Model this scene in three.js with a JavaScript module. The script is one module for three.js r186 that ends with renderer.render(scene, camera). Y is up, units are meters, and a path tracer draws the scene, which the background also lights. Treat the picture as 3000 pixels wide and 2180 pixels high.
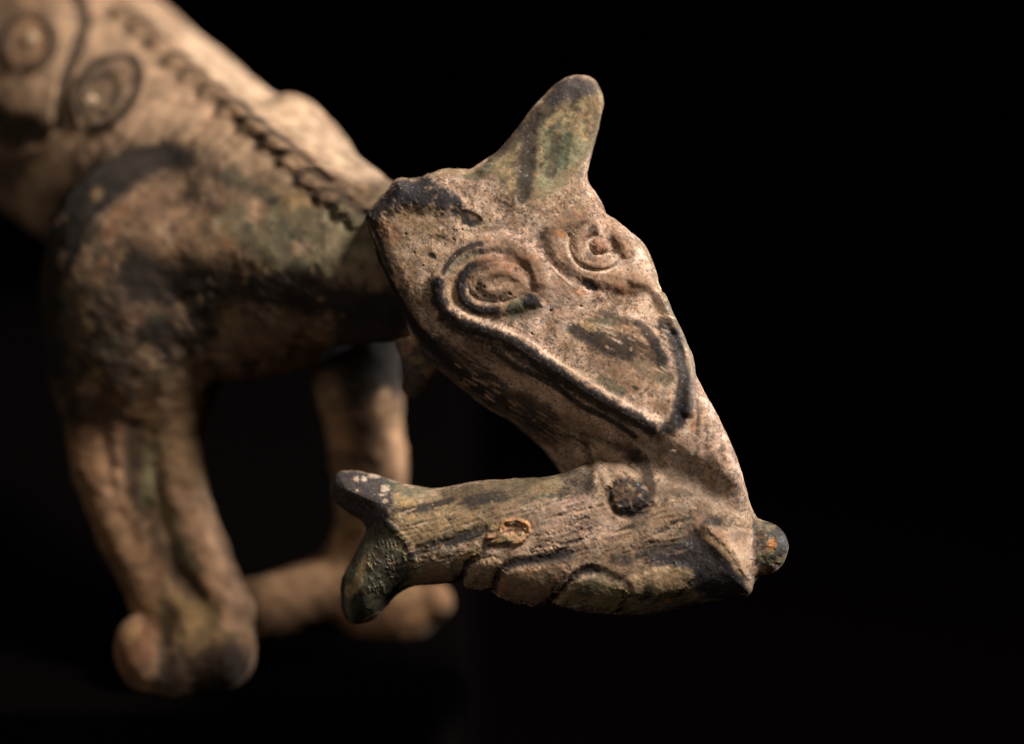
import * as THREE from 'three';

// ------------------------------------------------------------------ camera, light, exposure
// Modelling unit: 0.022 mm. The figurine is about 9 cm long; the macro lens looks down on it by 20 degrees.
const S = 0.022e-3, DIST = 0.4, DU = DIST / S, PITCH = 20 * Math.PI / 180, LIFT = 0.062;
const cp = Math.cos(PITCH), sp = Math.sin(PITCH);
const toWorld = (x, y, z) => {           // x right, y down, z towards the lens, in modelling units -> metres, y up
  const X = (x - 1500) * S, Y = (1090 - y) * S, Z = z * S;
  return new THREE.Vector3(X, Y * cp + Z * sp + LIFT, -Y * sp + Z * cp);
};
const scene = new THREE.Scene();
const camera = new THREE.PerspectiveCamera(2 * Math.atan(2180 * S / 2 / DIST) * 180 / Math.PI, 3000 / 2180, 0.02, 20);
camera.position.copy(toWorld(1500, 1090, DU));
camera.lookAt(toWorld(1500, 1090, 0));
camera.updateMatrixWorld();
camera.focus = DIST - 10 * S;
camera.userData.fStop = 12.5;
const renderer = new THREE.WebGLRenderer({ antialias: true });
renderer.setSize(1024, 744);
renderer.toneMapping = THREE.LinearToneMapping;
renderer.toneMappingExposure = 1;
renderer.shadowMap.enabled = true;
function spot(dir, dist, intensity, color, size, angle = 0.2, aim = [1300, 1000, -300]) {
  const l = new THREE.SpotLight(color, intensity, 0, angle, 0.5, 2);
  const n = Math.hypot(...dir), t = toWorld(...aim), d = dist / S / n;
  l.position.copy(toWorld(aim[0] + dir[0] * d, aim[1] - dir[1] * d, aim[2] + dir[2] * d));
  l.target.position.copy(t);
  l.castShadow = true; l.shadow.radius = size; l.shadow.mapSize.set(2048, 2048);
  l.shadow.camera.near = 0.05; l.shadow.camera.far = 3; l.shadow.bias = -0.0002;
  scene.add(l, l.target);
}
spot([0.57, 0.76, 0.47], 0.6, 3.9, new THREE.Color(1, 0.935, 0.87), 5);          // key lamp, above and to the right
spot([-0.6, 0.12, 0.8], 0.7, 0.3, new THREE.Color(1, 0.88, 0.76), 5);               // faint bounce from the camera side
spot([0.95, 0.28, -0.34], 0.6, 1.1, new THREE.Color(0.95, 0.96, 1), 1.5);          // cool edge lamp on the right

// ------------------------------------------------------------------ noise and small maths
let seed = 20240607;
const rnd = () => { seed = (seed * 1664525 + 1013904223) >>> 0; return seed / 4294967296; };
const PERM = new Uint8Array(512), VAL = new Float32Array(256);
for (let i = 0; i < 256; i++) { PERM[i] = i; VAL[i] = rnd() * 2 - 1; }
for (let i = 255; i > 0; i--) { const j = Math.floor(rnd() * (i + 1)); const t = PERM[i]; PERM[i] = PERM[j]; PERM[j] = t; }
for (let i = 0; i < 256; i++) PERM[256 + i] = PERM[i];
function noise(x, y, z) {
  const xi = Math.floor(x), yi = Math.floor(y), zi = Math.floor(z);
  let u = x - xi, v = y - yi, w = z - zi;
  u = u * u * (3 - 2 * u); v = v * v * (3 - 2 * v); w = w * w * (3 - 2 * w);
  const X = xi & 255, Y = yi & 255, Z = zi & 255;
  const A = PERM[X], B = PERM[(X + 1) & 255];
  const AA = PERM[(A + Y) & 255], AB = PERM[(A + Y + 1) & 255], BA = PERM[(B + Y) & 255], BB = PERM[(B + Y + 1) & 255];
  const z1 = (Z + 1) & 255;
  const a = VAL[PERM[(AA + Z) & 255]], b = VAL[PERM[(BA + Z) & 255]], c = VAL[PERM[(AB + Z) & 255]], d = VAL[PERM[(BB + Z) & 255]];
  const e = VAL[PERM[(AA + z1) & 255]], f = VAL[PERM[(BA + z1) & 255]], g = VAL[PERM[(AB + z1) & 255]], h = VAL[PERM[(BB + z1) & 255]];
  const p = a + u * (b - a), q = c + u * (d - c), r = e + u * (f - e), s = g + u * (h - g);
  const m = p + v * (q - p), n = r + v * (s - r);
  return m + w * (n - m);
}
const fbm = (x, y, z) => 0.57 * noise(x, y, z) + 0.29 * noise(x * 2.03 + 7, y * 2.03, z * 2.03) + 0.14 * noise(x * 4.1, y * 4.1 + 3, z * 4.1);
const sst = (a, b, x) => { const t = Math.min(1, Math.max(0, (x - a) / (b - a))); return t * t * (3 - 2 * t); };
const clamp = (x, a, b) => Math.min(b, Math.max(a, x));
const smin = (a, b, k) => { const h = Math.max(k - Math.abs(a - b), 0) / k; return Math.min(a, b) - h * h * k * 0.25; };
// a point seen at picture position (px, py) standing at depth z
const P = (px, py, z) => [1500 + (px - 1500) * (1 - z / DU), 1090 + (py - 1090) * (1 - z / DU), z];
// readings taken from enlarged details: [x0, y0, scale] -> picture position
const frame = (x0, y0, k) => (...a) => { const o = []; for (let i = 0; i < a.length; i += 2) o.push([x0 + a[i] / k, y0 + a[i + 1] / k]); return o; };
const q0 = frame(0, 0, 1), qd = frame(0, 0, 0.756), q1 = frame(1050, 200, 2.746), q2 = frame(1150, 600, 2.354), q3 = frame(950, 1250, 2.746), q4 = frame(1550, 1150, 2.354);
const qL = frame(1200, 650, 4.709), qR = frame(1540, 600, 4.709), qP = frame(1600, 850, 3.662), qN = frame(1600, 1450, 3.024), qT = frame(0, 0, 1.972), qB = frame(50, 550, 1.814), qG = frame(100, 1150, 1.6);

function smooth(pts, closed, step) {
  const c = new THREE.CatmullRomCurve3(pts.map(([x, y, z = 0]) => new THREE.Vector3(x, y, z)), closed, 'centripetal');
  return c.getSpacedPoints(Math.max(2, Math.ceil(c.getLength() / step))).map((p) => [p.x, p.y, p.z]);
}
function polyDistance(pts, x, y) {       // signed: negative inside
  let d = 1e18, inside = false;
  for (let i = 0, j = pts.length - 1; i < pts.length; j = i++) {
    const ax = pts[j][0], ay = pts[j][1], bx = pts[i][0], by = pts[i][1], ex = bx - ax, ey = by - ay, wx = x - ax, wy = y - ay;
    const t = clamp((wx * ex + wy * ey) / (ex * ex + ey * ey + 1e-9), 0, 1), dx = wx - ex * t, dy = wy - ey * t;
    d = Math.min(d, dx * dx + dy * dy);
    if ((ay > y) !== (by > y) && x < ax + (y - ay) / (by - ay) * ex) inside = !inside;
  }
  return inside ? -Math.sqrt(d) : Math.sqrt(d);
}
function outline(pts, z, cell = 5, margin = 130) {      // a smooth closed outline as a distance field
  const sm = smooth(pts.map(([x, y]) => P(x, y, z)), true, 9);
  let x0 = 1e9, y0 = 1e9, x1 = -1e9, y1 = -1e9;
  for (const [x, y] of sm) { x0 = Math.min(x0, x); y0 = Math.min(y0, y); x1 = Math.max(x1, x); y1 = Math.max(y1, y); }
  x0 -= margin; y0 -= margin;
  const w = Math.ceil((x1 + margin - x0) / cell) + 2, h = Math.ceil((y1 + margin - y0) / cell) + 2, g = new Float32Array(w * h);
  for (let j = 0; j < h; j++) for (let i = 0; i < w; i++) g[j * w + i] = polyDistance(sm, x0 + i * cell, y0 + j * cell);
  return (x, y) => {
    const fx = (x - x0) / cell, fy = (y - y0) / cell, u = clamp(fx, 0, w - 1.001), v = clamp(fy, 0, h - 1.001), i = Math.floor(u), j = Math.floor(v), a = u - i, b = v - j, k = j * w + i;
    const d = (g[k] * (1 - a) + g[k + 1] * a) * (1 - b) + (g[k + w] * (1 - a) + g[k + w + 1] * a) * b;
    return d + Math.hypot(fx - u, fy - v) * cell * 0.8;
  };
}
function slab(d2, bb, h, r) {            // rounded body of half thickness h over an outline; bb = |z - middle|
  const a = d2 + r, b = bb - (h - r);
  return Math.min(Math.max(a, b), 0) + Math.hypot(Math.max(a, 0), Math.max(b, 0)) - r;
}
function cone(a, b, ra, rb) {            // tapered capsule
  const ex = b[0] - a[0], ey = b[1] - a[1], ez = b[2] - a[2], l2 = ex * ex + ey * ey + ez * ez;
  return (x, y, z) => {
    const t = clamp(((x - a[0]) * ex + (y - a[1]) * ey + (z - a[2]) * ez) / l2, 0, 1);
    return Math.hypot(x - a[0] - ex * t, y - a[1] - ey * t, z - a[2] - ez * t) - ra - (rb - ra) * t;
  };
}
function egg(c, rx, ry, rz, turn = 0) {  // ellipsoid, turned about the view axis
  const cs = Math.cos(turn), sn = Math.sin(turn), m = Math.min(rx, ry, rz);
  return (x, y, z) => {
    const dx = x - c[0], dy = y - c[1], u = (dx * cs + dy * sn) / rx, v = (-dx * sn + dy * cs) / ry, w = (z - c[2]) / rz;
    const k0 = Math.hypot(u, v, w), k1 = Math.hypot(u / rx, v / ry, w / rz);
    return k1 > 1e-9 ? k0 * (k0 - 1) / k1 : -m;
  };
}
function chain(pts, k = 0) {             // [px, py, z, r] ...
  const c = [];
  for (let i = 0; i + 1 < pts.length; i++) {
    const [ax, ay, az, ar] = pts[i], [bx, by, bz, br] = pts[i + 1];
    c.push(cone(P(ax, ay, az), P(bx, by, bz), ar * (1 - az / DU), br * (1 - bz / DU)));
  }
  return (x, y, z) => { let d = 1e9; for (const f of c) d = k ? smin(d, f(x, y, z), k) : Math.min(d, f(x, y, z)); return d; };
}

// ------------------------------------------------------------------ meshing a distance field (surface nets on sparse blocks)
function polygonize(f, lo, hi, cell) {
  const B = 8, nb = [0, 1, 2].map((i) => Math.ceil((hi[i] - lo[i]) / (cell * B))), blocks = new Map();
  const half = cell * B * 0.5, reach = half * Math.sqrt(3) * 1.25 + cell * 2;
  const N = B + 1, pos = [], idx = [];
  const key = (i, j, k) => (k * nb[1] + j) * nb[0] + i;
  const C = 4, big = half * C;           // first skip groups of blocks
  for (let K = 0; K < nb[2]; K += C) for (let J = 0; J < nb[1]; J += C) for (let I = 0; I < nb[0]; I += C) {
    const bx = lo[0] + (I + C / 2) * B * cell, by = lo[1] + (J + C / 2) * B * cell, bz = lo[2] + (K + C / 2) * B * cell;
    if (Math.abs(f(bx, by, bz)) > big * Math.sqrt(3) * 1.3 + cell * 2) continue;
    for (let k = K; k < Math.min(K + C, nb[2]); k++) for (let j = J; j < Math.min(J + C, nb[1]); j++) for (let i = I; i < Math.min(I + C, nb[0]); i++) {
      const x = lo[0] + i * B * cell, y = lo[1] + j * B * cell, z = lo[2] + k * B * cell;
      if (Math.abs(f(x + half, y + half, z + half)) > reach) continue;
      const v = new Float32Array(N * N * N);
      let neg = false, plus = false, n = 0;
      for (let c = 0; c < N; c++) for (let b = 0; b < N; b++) for (let a = 0; a < N; a++) {
        const d = f(x + a * cell, y + b * cell, z + c * cell);
        v[n++] = d; if (d < 0) neg = true; else plus = true;
      }
      if (neg && plus) blocks.set(key(i, j, k), { i, j, k, x, y, z, v, id: new Int32Array(B * B * B).fill(-1) });
    }
  }
  for (const b of blocks.values()) {
    const v = b.v;
    for (let c = 0; c < B; c++) for (let bb = 0; bb < B; bb++) for (let a = 0; a < B; a++) {
      const o = (c * N + bb) * N + a;
      let mask = 0;
      for (let q = 0; q < 8; q++) if (v[o + (q & 1) + ((q >> 1) & 1) * N + (q >> 2) * N * N] < 0) mask |= 1 << q;
      if (mask === 0 || mask === 255) continue;
      let sx = 0, sy = 0, sz = 0, n = 0;
      for (let q = 0; q < 8; q++) for (let ax = 0; ax < 3; ax++) {
        if (q & (1 << ax)) continue;
        const r = q | (1 << ax);
        if (((mask >> q) & 1) === ((mask >> r) & 1)) continue;
        const va = v[o + (q & 1) + ((q >> 1) & 1) * N + (q >> 2) * N * N], vb = v[o + (r & 1) + ((r >> 1) & 1) * N + (r >> 2) * N * N], t = va / (va - vb);
        sx += (q & 1) + (ax === 0 ? t : 0); sy += ((q >> 1) & 1) + (ax === 1 ? t : 0); sz += (q >> 2) + (ax === 2 ? t : 0); n++;
      }
      b.id[(c * B + bb) * B + a] = pos.length / 3;
      pos.push(b.x + (a + sx / n) * cell, b.y + (bb + sy / n) * cell, b.z + (c + sz / n) * cell);
    }
  }
  const vert = (b, a, bb, c) => {
    let { i, j, k } = b;
    if (a < 0) { i--; a += B; } if (bb < 0) { j--; bb += B; } if (c < 0) { k--; c += B; }
    const t = i === b.i && j === b.j && k === b.k ? b : blocks.get(key(i, j, k));
    return t ? t.id[(c * B + bb) * B + a] : -1;
  };
  for (const b of blocks.values()) {
    const v = b.v;
    for (let c = 0; c < B; c++) for (let bb = 0; bb < B; bb++) for (let a = 0; a < B; a++) {
      const o = (c * N + bb) * N + a, s0 = v[o] < 0;
      for (let ax = 0; ax < 3; ax++) {
        const s1 = v[o + (ax === 0 ? 1 : ax === 1 ? N : N * N)] < 0;
        if (s0 === s1) continue;
        let q;
        if (ax === 0) q = [vert(b, a, bb - 1, c - 1), vert(b, a, bb, c - 1), vert(b, a, bb, c), vert(b, a, bb - 1, c)];
        else if (ax === 1) q = [vert(b, a - 1, bb, c - 1), vert(b, a - 1, bb, c), vert(b, a, bb, c), vert(b, a, bb, c - 1)];
        else q = [vert(b, a - 1, bb - 1, c), vert(b, a, bb - 1, c), vert(b, a, bb, c), vert(b, a - 1, bb, c)];
        if (q.some((t) => t < 0)) continue;
        // the y axis of this space points down, so the turn is the mirrored one
        if (s0) idx.push(q[0], q[2], q[1], q[0], q[3], q[2]); else idx.push(q[0], q[1], q[2], q[0], q[2], q[3]);
      }
    }
  }
  return { pos: new Float32Array(pos), idx: new Uint32Array(idx) };
}

// ------------------------------------------------------------------ a surface that is carved and patinated with brushes
const K = {
  clay: [0.42, 0.286, 0.197], pink: [0.45, 0.305, 0.228], cream: [0.53, 0.395, 0.29], brown: [0.18, 0.104, 0.06], rust: [0.24, 0.105, 0.055], olive: [0.15, 0.112, 0.052], umber: [0.03, 0.0195, 0.0125],
  dark: [0.0115, 0.009, 0.0095], purple: [0.021, 0.017, 0.0185], green: [0.052, 0.056, 0.033], sage: [0.2, 0.2, 0.13], orange: [0.5, 0.17, 0.035], ochre: [0.31, 0.205, 0.098], deep: [0.006, 0.0045, 0.0045],
};
class Surface {
  constructor(f, lo, hi, cell) {
    this.f = f; this.cell = cell;
    const m = polygonize(f, lo, hi, cell);
    this.pos = m.pos; this.idx = m.idx; this.n = m.pos.length / 3;
    const n = this.n, e = cell;
    this.nor = new Float32Array(n * 3); this.col = new Float32Array(n * 3); this.gloss = new Float32Array(n); this.lift = new Float32Array(n); this.part = new Uint8Array(n);
    for (let i = 0; i < n; i++) {
      const x = this.pos[3 * i], y = this.pos[3 * i + 1], z = this.pos[3 * i + 2];
      const a = f(x + e, y, z) - f(x - e, y, z), b = f(x, y + e, z) - f(x, y - e, z), c = f(x, y, z + e) - f(x, y, z - e), l = Math.hypot(a, b, c) || 1;
      this.nor[3 * i] = a / l; this.nor[3 * i + 1] = b / l; this.nor[3 * i + 2] = c / l;
    }
    // vertices in square columns, for brushes
    this.g = cell * 6; this.x0 = lo[0]; this.y0 = lo[1];
    this.gw = Math.ceil((hi[0] - lo[0]) / this.g) + 1; this.gh = Math.ceil((hi[1] - lo[1]) / this.g) + 1;
    const count = new Uint32Array(this.gw * this.gh + 1), at = new Uint32Array(n);
    for (let i = 0; i < n; i++) { at[i] = this.column(this.pos[3 * i], this.pos[3 * i + 1]); count[at[i] + 1]++; }
    for (let i = 1; i < count.length; i++) count[i] += count[i - 1];
    this.start = count; this.list = new Uint32Array(n);
    const fill = count.slice();
    for (let i = 0; i < n; i++) this.list[fill[at[i]]++] = i;
    this.near = new Float32Array(n).fill(1e9);
  }
  column(x, y) { return clamp(Math.floor((y - this.y0) / this.g), 0, this.gh - 1) * this.gw + clamp(Math.floor((x - this.x0) / this.g), 0, this.gw - 1); }
  each(x0, y0, x1, y1, fn) {
    const i0 = clamp(Math.floor((x0 - this.x0) / this.g), 0, this.gw - 1), i1 = clamp(Math.floor((x1 - this.x0) / this.g), 0, this.gw - 1);
    const j0 = clamp(Math.floor((y0 - this.y0) / this.g), 0, this.gh - 1), j1 = clamp(Math.floor((y1 - this.y0) / this.g), 0, this.gh - 1);
    for (let j = j0; j <= j1; j++) for (let k = this.start[j * this.gw + i0]; k < this.start[j * this.gw + i1 + 1]; k++) fn(this.list[k]);
  }
  hit(px, py) {                          // where the surface stands at a picture position
    let z = 400;
    for (let i = 0; i < 200; i++) {
      const p = P(px, py, z), d = this.f(p[0], p[1], p[2]);
      if (d < 0.6) return p;
      z -= Math.max(d * 0.7, 0.5);
      if (z < -3200) break;
    }
    return null;
  }
  // o: r radius, soft edge, h height, col, a opacity, gloss, mott patchiness 0..1, f patch size, rag ragged edge, part
  apply(i, w, o) {
    if (w <= 0) return;
    if (o.h) this.lift[i] += o.h * w;
    if (o.part && w > 0.4) this.part[i] = o.part;
    if (!o.col && o.gloss === undefined) return;
    let a = w * (o.a ?? 1);
    if (o.mott) {
      const F = o.f ?? 16, x = this.pos[3 * i] / F, y = this.pos[3 * i + 1] / F, z = this.pos[3 * i + 2] / F;
      const c = Math.cos(o.dir ?? 0), s = Math.sin(o.dir ?? 0), k = o.dir === undefined ? 1 : 0.35;
      const t = fbm((x * c + y * s) * k, -x * s + y * c, z) * 0.8 + 0.42 * noise(x * 2.3 + 3, y * 2.3, z * 2.3) + 0.2 * noise(x * 4.4, y * 4.4, z * 4.4);
      a *= sst(-0.12, 0.1, t + (w - 0.5) * 0.9 * (1 - o.mott * 0.4) + 0.38 - 0.62 * o.mott);
    }
    if (o.col) for (let c = 0; c < 3; c++) this.col[3 * i + c] += (o.col[c] - this.col[3 * i + c]) * a;
    if (o.gloss !== undefined) this.gloss[i] += (o.gloss - this.gloss[i]) * a;
  }
  stroke(pts, o) {
    const r = o.r, soft = o.soft ?? r * 0.45, rag = o.rag ?? r * 0.22, reach = r + soft + rag + 2;
    const line = [];
    for (const [x, y] of smooth(pts, false, Math.max(4, r * 0.6))) { const p = this.hit(x, y); line.push(p); }
    const touched = [];
    const taper = o.taper ?? 0, L = line.length;
    for (let s = 0; s + 1 < L; s++) {
      const a = line[s], b = line[s + 1];
      if (!a || !b || Math.abs(a[2] - b[2]) > 6 * r + 20) continue;
      const tp = (s + 0.5) / L, shrink = taper ? r * taper * (1 - Math.min(1, 4 * Math.min(tp, 1 - tp))) : 0;
      const ex = b[0] - a[0], ey = b[1] - a[1], ez = b[2] - a[2], l2 = ex * ex + ey * ey + ez * ez + 1e-9;
      this.each(Math.min(a[0], b[0]) - reach, Math.min(a[1], b[1]) - reach, Math.max(a[0], b[0]) + reach, Math.max(a[1], b[1]) + reach, (i) => {
        const x = this.pos[3 * i] - a[0], y = this.pos[3 * i + 1] - a[1], z = this.pos[3 * i + 2] - a[2], t = clamp((x * ex + y * ey + z * ez) / l2, 0, 1);
        const d = Math.hypot(x - ex * t, y - ey * t, z - ez * t) + shrink;
        if (d > reach) return;
        if (this.near[i] > 1e8) touched.push(i);
        if (d < this.near[i]) this.near[i] = d;
      });
    }
    for (const i of touched) {
      const x = this.pos[3 * i], y = this.pos[3 * i + 1], z = this.pos[3 * i + 2];
      const d0 = this.near[i]; let d = d0; this.near[i] = 1e9;
      if (rag) d += rag * (noise(x / (r * 1.1), y / (r * 1.1), z / (r * 1.1)) + 0.5 * noise(x / (r * 0.3), y / (r * 0.3), z / (r * 0.3)));
      const w = 1 - sst(r - soft, r + soft, d);
      if (o.h) { const u = clamp(1 - (d0 + 0.25 * (d - d0)) / (r + soft), 0, 1); this.lift[i] += o.h * sst(0, 0.85, u); }
      this.apply(i, w, o.h ? { ...o, h: 0 } : o);
    }
  }
  front(i) { return sst(-0.15, 0.12, this.nor[3 * i + 2]); }
  ell(c, rx, ry, turn, o) {
    const p = this.hit(c[0], c[1]); if (!p) return;
    const k = 1 - p[2] / DU, cs = Math.cos(turn), sn = Math.sin(turn), R = Math.max(rx, ry) * k * 1.8, soft = o.soft ?? 0.35, rag = o.rag ?? 0.25;
    this.each(p[0] - R, p[1] - R, p[0] + R, p[1] + R, (i) => {
      const dx = this.pos[3 * i] - p[0], dy = this.pos[3 * i + 1] - p[1], dz = this.pos[3 * i + 2] - p[2];
      let d = Math.hypot((dx * cs + dy * sn) / (rx * k), (-dx * sn + dy * cs) / (ry * k));
      if (d > 1.7 || Math.abs(dz) > R * 1.3) return;
      const m = Math.min(rx, ry);
      if (rag) d += rag * (noise(this.pos[3 * i] / (m * 0.6), this.pos[3 * i + 1] / (m * 0.6), this.pos[3 * i + 2] / (m * 0.6)) + 0.4 * noise(this.pos[3 * i] / (m * 0.15), this.pos[3 * i + 1] / (m * 0.15), 0));
      if (o.round && o.h) { if (d < 1) this.lift[i] += o.h * Math.sqrt(1 - d * d) * this.front(i); this.apply(i, (1 - sst(1 - soft, 1 + soft, d)) * this.front(i), { ...o, h: 0 }); } else this.apply(i, (1 - sst(1 - soft, 1 + soft, d)) * this.front(i), o);
    });
  }
  area(pts, o) {
    let mx = 0, my = 0; for (const [x, y] of pts) { mx += x / pts.length; my += y / pts.length; }
    const p = this.hit(mx, my); const zr = p ? p[2] : o.z ?? 0;
    const sm = smooth(pts.map(([x, y]) => P(x, y, zr)), true, 14), soft = o.soft ?? 12, rag = o.rag ?? 8;
    let x0 = 1e9, y0 = 1e9, x1 = -1e9, y1 = -1e9;
    for (const [x, y] of sm) { x0 = Math.min(x0, x); y0 = Math.min(y0, y); x1 = Math.max(x1, x); y1 = Math.max(y1, y); }
    const R = soft + rag * 2, G = o.grain ?? 22;
    this.each(x0 - R, y0 - R, x1 + R, y1 + R, (i) => {
      const fr = this.front(i); if (fr <= 0) return;
      const x = this.pos[3 * i], y = this.pos[3 * i + 1], z = this.pos[3 * i + 2];
      let d = polyDistance(sm, x, y); if (d > R) return;
      if (rag) d += rag * (noise(x / G, y / G, z / G) + 0.6 * noise(x * 3 / G, y * 3 / G, z * 3 / G));
      this.apply(i, (1 - sst(-soft, soft, d)) * fr, o);
    });
  }
  paint(fn) { for (let i = 0; i < this.n; i++) fn(i, this.pos[3 * i], this.pos[3 * i + 1], this.pos[3 * i + 2], this.nor[3 * i], this.nor[3 * i + 1], this.nor[3 * i + 2]); }
  // pushes the surface out by what the brushes carved, then splits it by part
  finish(names, material) {
    const n = this.n, pos = this.pos, w = new Float32Array(n * 3), nor = new Float32Array(n * 3);
    for (let i = 0; i < n; i++) {
      let L = this.lift[i], nx = this.nor[3 * i], ny = this.nor[3 * i + 1], nz = this.nor[3 * i + 2];
      const f = 0.85 * sst(0.1, 0.5, nz);         // reliefs on the face stand up square to it
      nx *= 1 - f; ny *= 1 - f; const l = Math.hypot(nx, ny, nz); L /= l;
      const v = toWorld(pos[3 * i] + nx * L, pos[3 * i + 1] + ny * L, pos[3 * i + 2] + nz * L);
      w[3 * i] = v.x; w[3 * i + 1] = v.y; w[3 * i + 2] = v.z;
    }
    const T = this.idx;
    for (let t = 0; t < T.length; t += 3) {
      const a = 3 * T[t], b = 3 * T[t + 1], c = 3 * T[t + 2];
      const ux = w[b] - w[a], uy = w[b + 1] - w[a + 1], uz = w[b + 2] - w[a + 2], vx = w[c] - w[a], vy = w[c + 1] - w[a + 1], vz = w[c + 2] - w[a + 2];
      const x = uy * vz - uz * vy, y = uz * vx - ux * vz, z = ux * vy - uy * vx;
      for (const k of [a, b, c]) { nor[k] += x; nor[k + 1] += y; nor[k + 2] += z; }
    }
    for (let i = 0; i < n; i++) { const l = Math.hypot(nor[3 * i], nor[3 * i + 1], nor[3 * i + 2]) || 1; nor[3 * i] /= l; nor[3 * i + 1] /= l; nor[3 * i + 2] /= l; }
    const tris = names.map(() => []);
    for (let t = 0; t < T.length; t += 3) {
      const a = this.part[T[t]], b = this.part[T[t + 1]], c = this.part[T[t + 2]];
      tris[b === c ? b : a].push(T[t], T[t + 1], T[t + 2]);
    }
    return names.map((name, k) => {
      const src = tris[k]; if (!src.length) return null;
      const map = new Map(), ids = [], out = new Uint32Array(src.length);
      src.forEach((v, q) => { let m = map.get(v); if (m === undefined) { m = ids.length; map.set(v, m); ids.push(v); } out[q] = m; });
      const g = new THREE.BufferGeometry(), p = new Float32Array(ids.length * 3), nn = new Float32Array(ids.length * 3), cc = new Float32Array(ids.length * 3), uv = new Float32Array(ids.length * 2);
      ids.forEach((v, q) => {
        for (let c = 0; c < 3; c++) { p[3 * q + c] = w[3 * v + c]; nn[3 * q + c] = nor[3 * v + c]; cc[3 * q + c] = Math.max(0.002, this.col[3 * v + c]); }
        uv[2 * q] = clamp(this.gloss[v], 0.02, 0.98); uv[2 * q + 1] = 0.5;
      });
      g.setAttribute('position', new THREE.BufferAttribute(p, 3)); g.setAttribute('normal', new THREE.BufferAttribute(nn, 3));
      g.setAttribute('color', new THREE.BufferAttribute(cc, 3)); g.setAttribute('uv', new THREE.BufferAttribute(uv, 2));
      g.setIndex(new THREE.BufferAttribute(out, 1));
      const m = new THREE.Mesh(g, material); m.name = name; m.castShadow = m.receiveShadow = true;
      return m;
    });
  }
}
// from dusty earth (left) to bare polished bronze (right)
function rampTexture() {
  const d = new Uint8Array(64 * 4);
  for (let i = 0; i < 64; i++) { const t = i / 63; d.set([255, 255 * (0.95 - 0.55 * t * t), 255 * (0.4 * t * t), 255], i * 4); }
  const t = new THREE.DataTexture(d, 64, 1); t.magFilter = t.minFilter = THREE.LinearFilter; t.needsUpdate = true; return t;
}
const ramp = rampTexture();
const patina = new THREE.MeshPhysicalMaterial({ specularIntensity: 0.6, name: 'earth_crusted_bronze', color: 0xffffff, vertexColors: true, roughness: 1, metalness: 1, roughnessMap: ramp, metalnessMap: ramp });

// ------------------------------------------------------------------ plinth and black backdrop
const groundY = toWorld(600, 2035, -640).y;     // the figurine's feet
{
  const m = new THREE.MeshPhysicalMaterial({ name: 'black_velvet', color: new THREE.Color().setRGB(0.0014, 0.0007, 0.0009), roughness: 1, specularIntensity: 0 });
  m.side = THREE.DoubleSide;
  const sh = [], N = 24;
  const y0 = groundY - 0.04, zb = -0.5, r = 0.15;
  sh.push([0.7, y0]); sh.push([zb + r, y0]);
  for (let i = 1; i <= N; i++) { const a = i / N * Math.PI / 2; sh.push([zb + r - r * Math.sin(a), y0 + r - r * Math.cos(a)]); }
  sh.push([zb, y0 + 0.9]);
  const p = [], ix = [];
  sh.forEach(([z, y], i) => { p.push(-0.8, y, z, 0.8, y, z); if (i) { const a = 2 * i - 2; ix.push(a, a + 1, a + 2, a + 1, a + 3, a + 2); } });
  const g = new THREE.BufferGeometry(); g.setAttribute('position', new THREE.Float32BufferAttribute(p, 3)); g.setIndex(ix); g.computeVertexNormals();
  const b = new THREE.Mesh(g, m); b.name = 'backdrop'; b.receiveShadow = true; b.castShadow = true; b.userData = { kind: 'structure', label: 'plain black cloth backdrop behind and below the figurine' }; scene.add(b);
}
{
  // a dark painted block with rounded upright corners, mostly below the picture
  const right = toWorld(...P(1366, 2100, -480)).x, front = toWorld(...P(1000, 2093, -480)).z, left = -0.075, back = -0.085, r = 0.004, h = 0.04, bev = 0.0008;
  const s = new THREE.Shape(), x0 = left + bev, x1 = right - bev, y0 = -front + bev, y1 = -back - bev;
  s.moveTo(x0 + r, y0); s.lineTo(x1 - r, y0); s.absarc(x1 - r, y0 + r, r, -Math.PI / 2, 0); s.lineTo(x1, y1 - r); s.absarc(x1 - r, y1 - r, r, 0, Math.PI / 2);
  s.lineTo(x0 + r, y1); s.absarc(x0 + r, y1 - r, r, Math.PI / 2, Math.PI); s.lineTo(x0, y0 + r); s.absarc(x0 + r, y0 + r, r, Math.PI, Math.PI * 1.5);
  const g = new THREE.ExtrudeGeometry(s, { depth: h - 2 * bev, bevelEnabled: true, bevelSize: bev, bevelThickness: bev, bevelSegments: 4, curveSegments: 12 });
  g.rotateX(-Math.PI / 2); g.translate(0, groundY - h + bev, 0);
  const gp = g.getAttribute('position'), gc = new Float32Array(gp.count * 3);       // matt black paint, with a faint highlight painted on the upright front corner
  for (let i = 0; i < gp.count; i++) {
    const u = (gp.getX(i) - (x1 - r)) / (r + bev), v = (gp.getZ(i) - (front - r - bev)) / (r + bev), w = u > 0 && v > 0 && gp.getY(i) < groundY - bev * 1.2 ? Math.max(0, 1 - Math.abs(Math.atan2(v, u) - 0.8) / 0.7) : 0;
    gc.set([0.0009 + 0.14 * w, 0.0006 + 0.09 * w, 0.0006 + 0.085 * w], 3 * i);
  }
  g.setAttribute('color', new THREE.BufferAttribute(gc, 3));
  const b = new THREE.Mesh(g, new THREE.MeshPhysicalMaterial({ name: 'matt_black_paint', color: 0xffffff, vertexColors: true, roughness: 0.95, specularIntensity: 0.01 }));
  b.name = 'display_plinth'; b.castShadow = b.receiveShadow = true;
  b.userData = { label: 'near-black display block under the feet of the bronze figurine', category: 'plinth' };
  scene.add(b);
}

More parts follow.
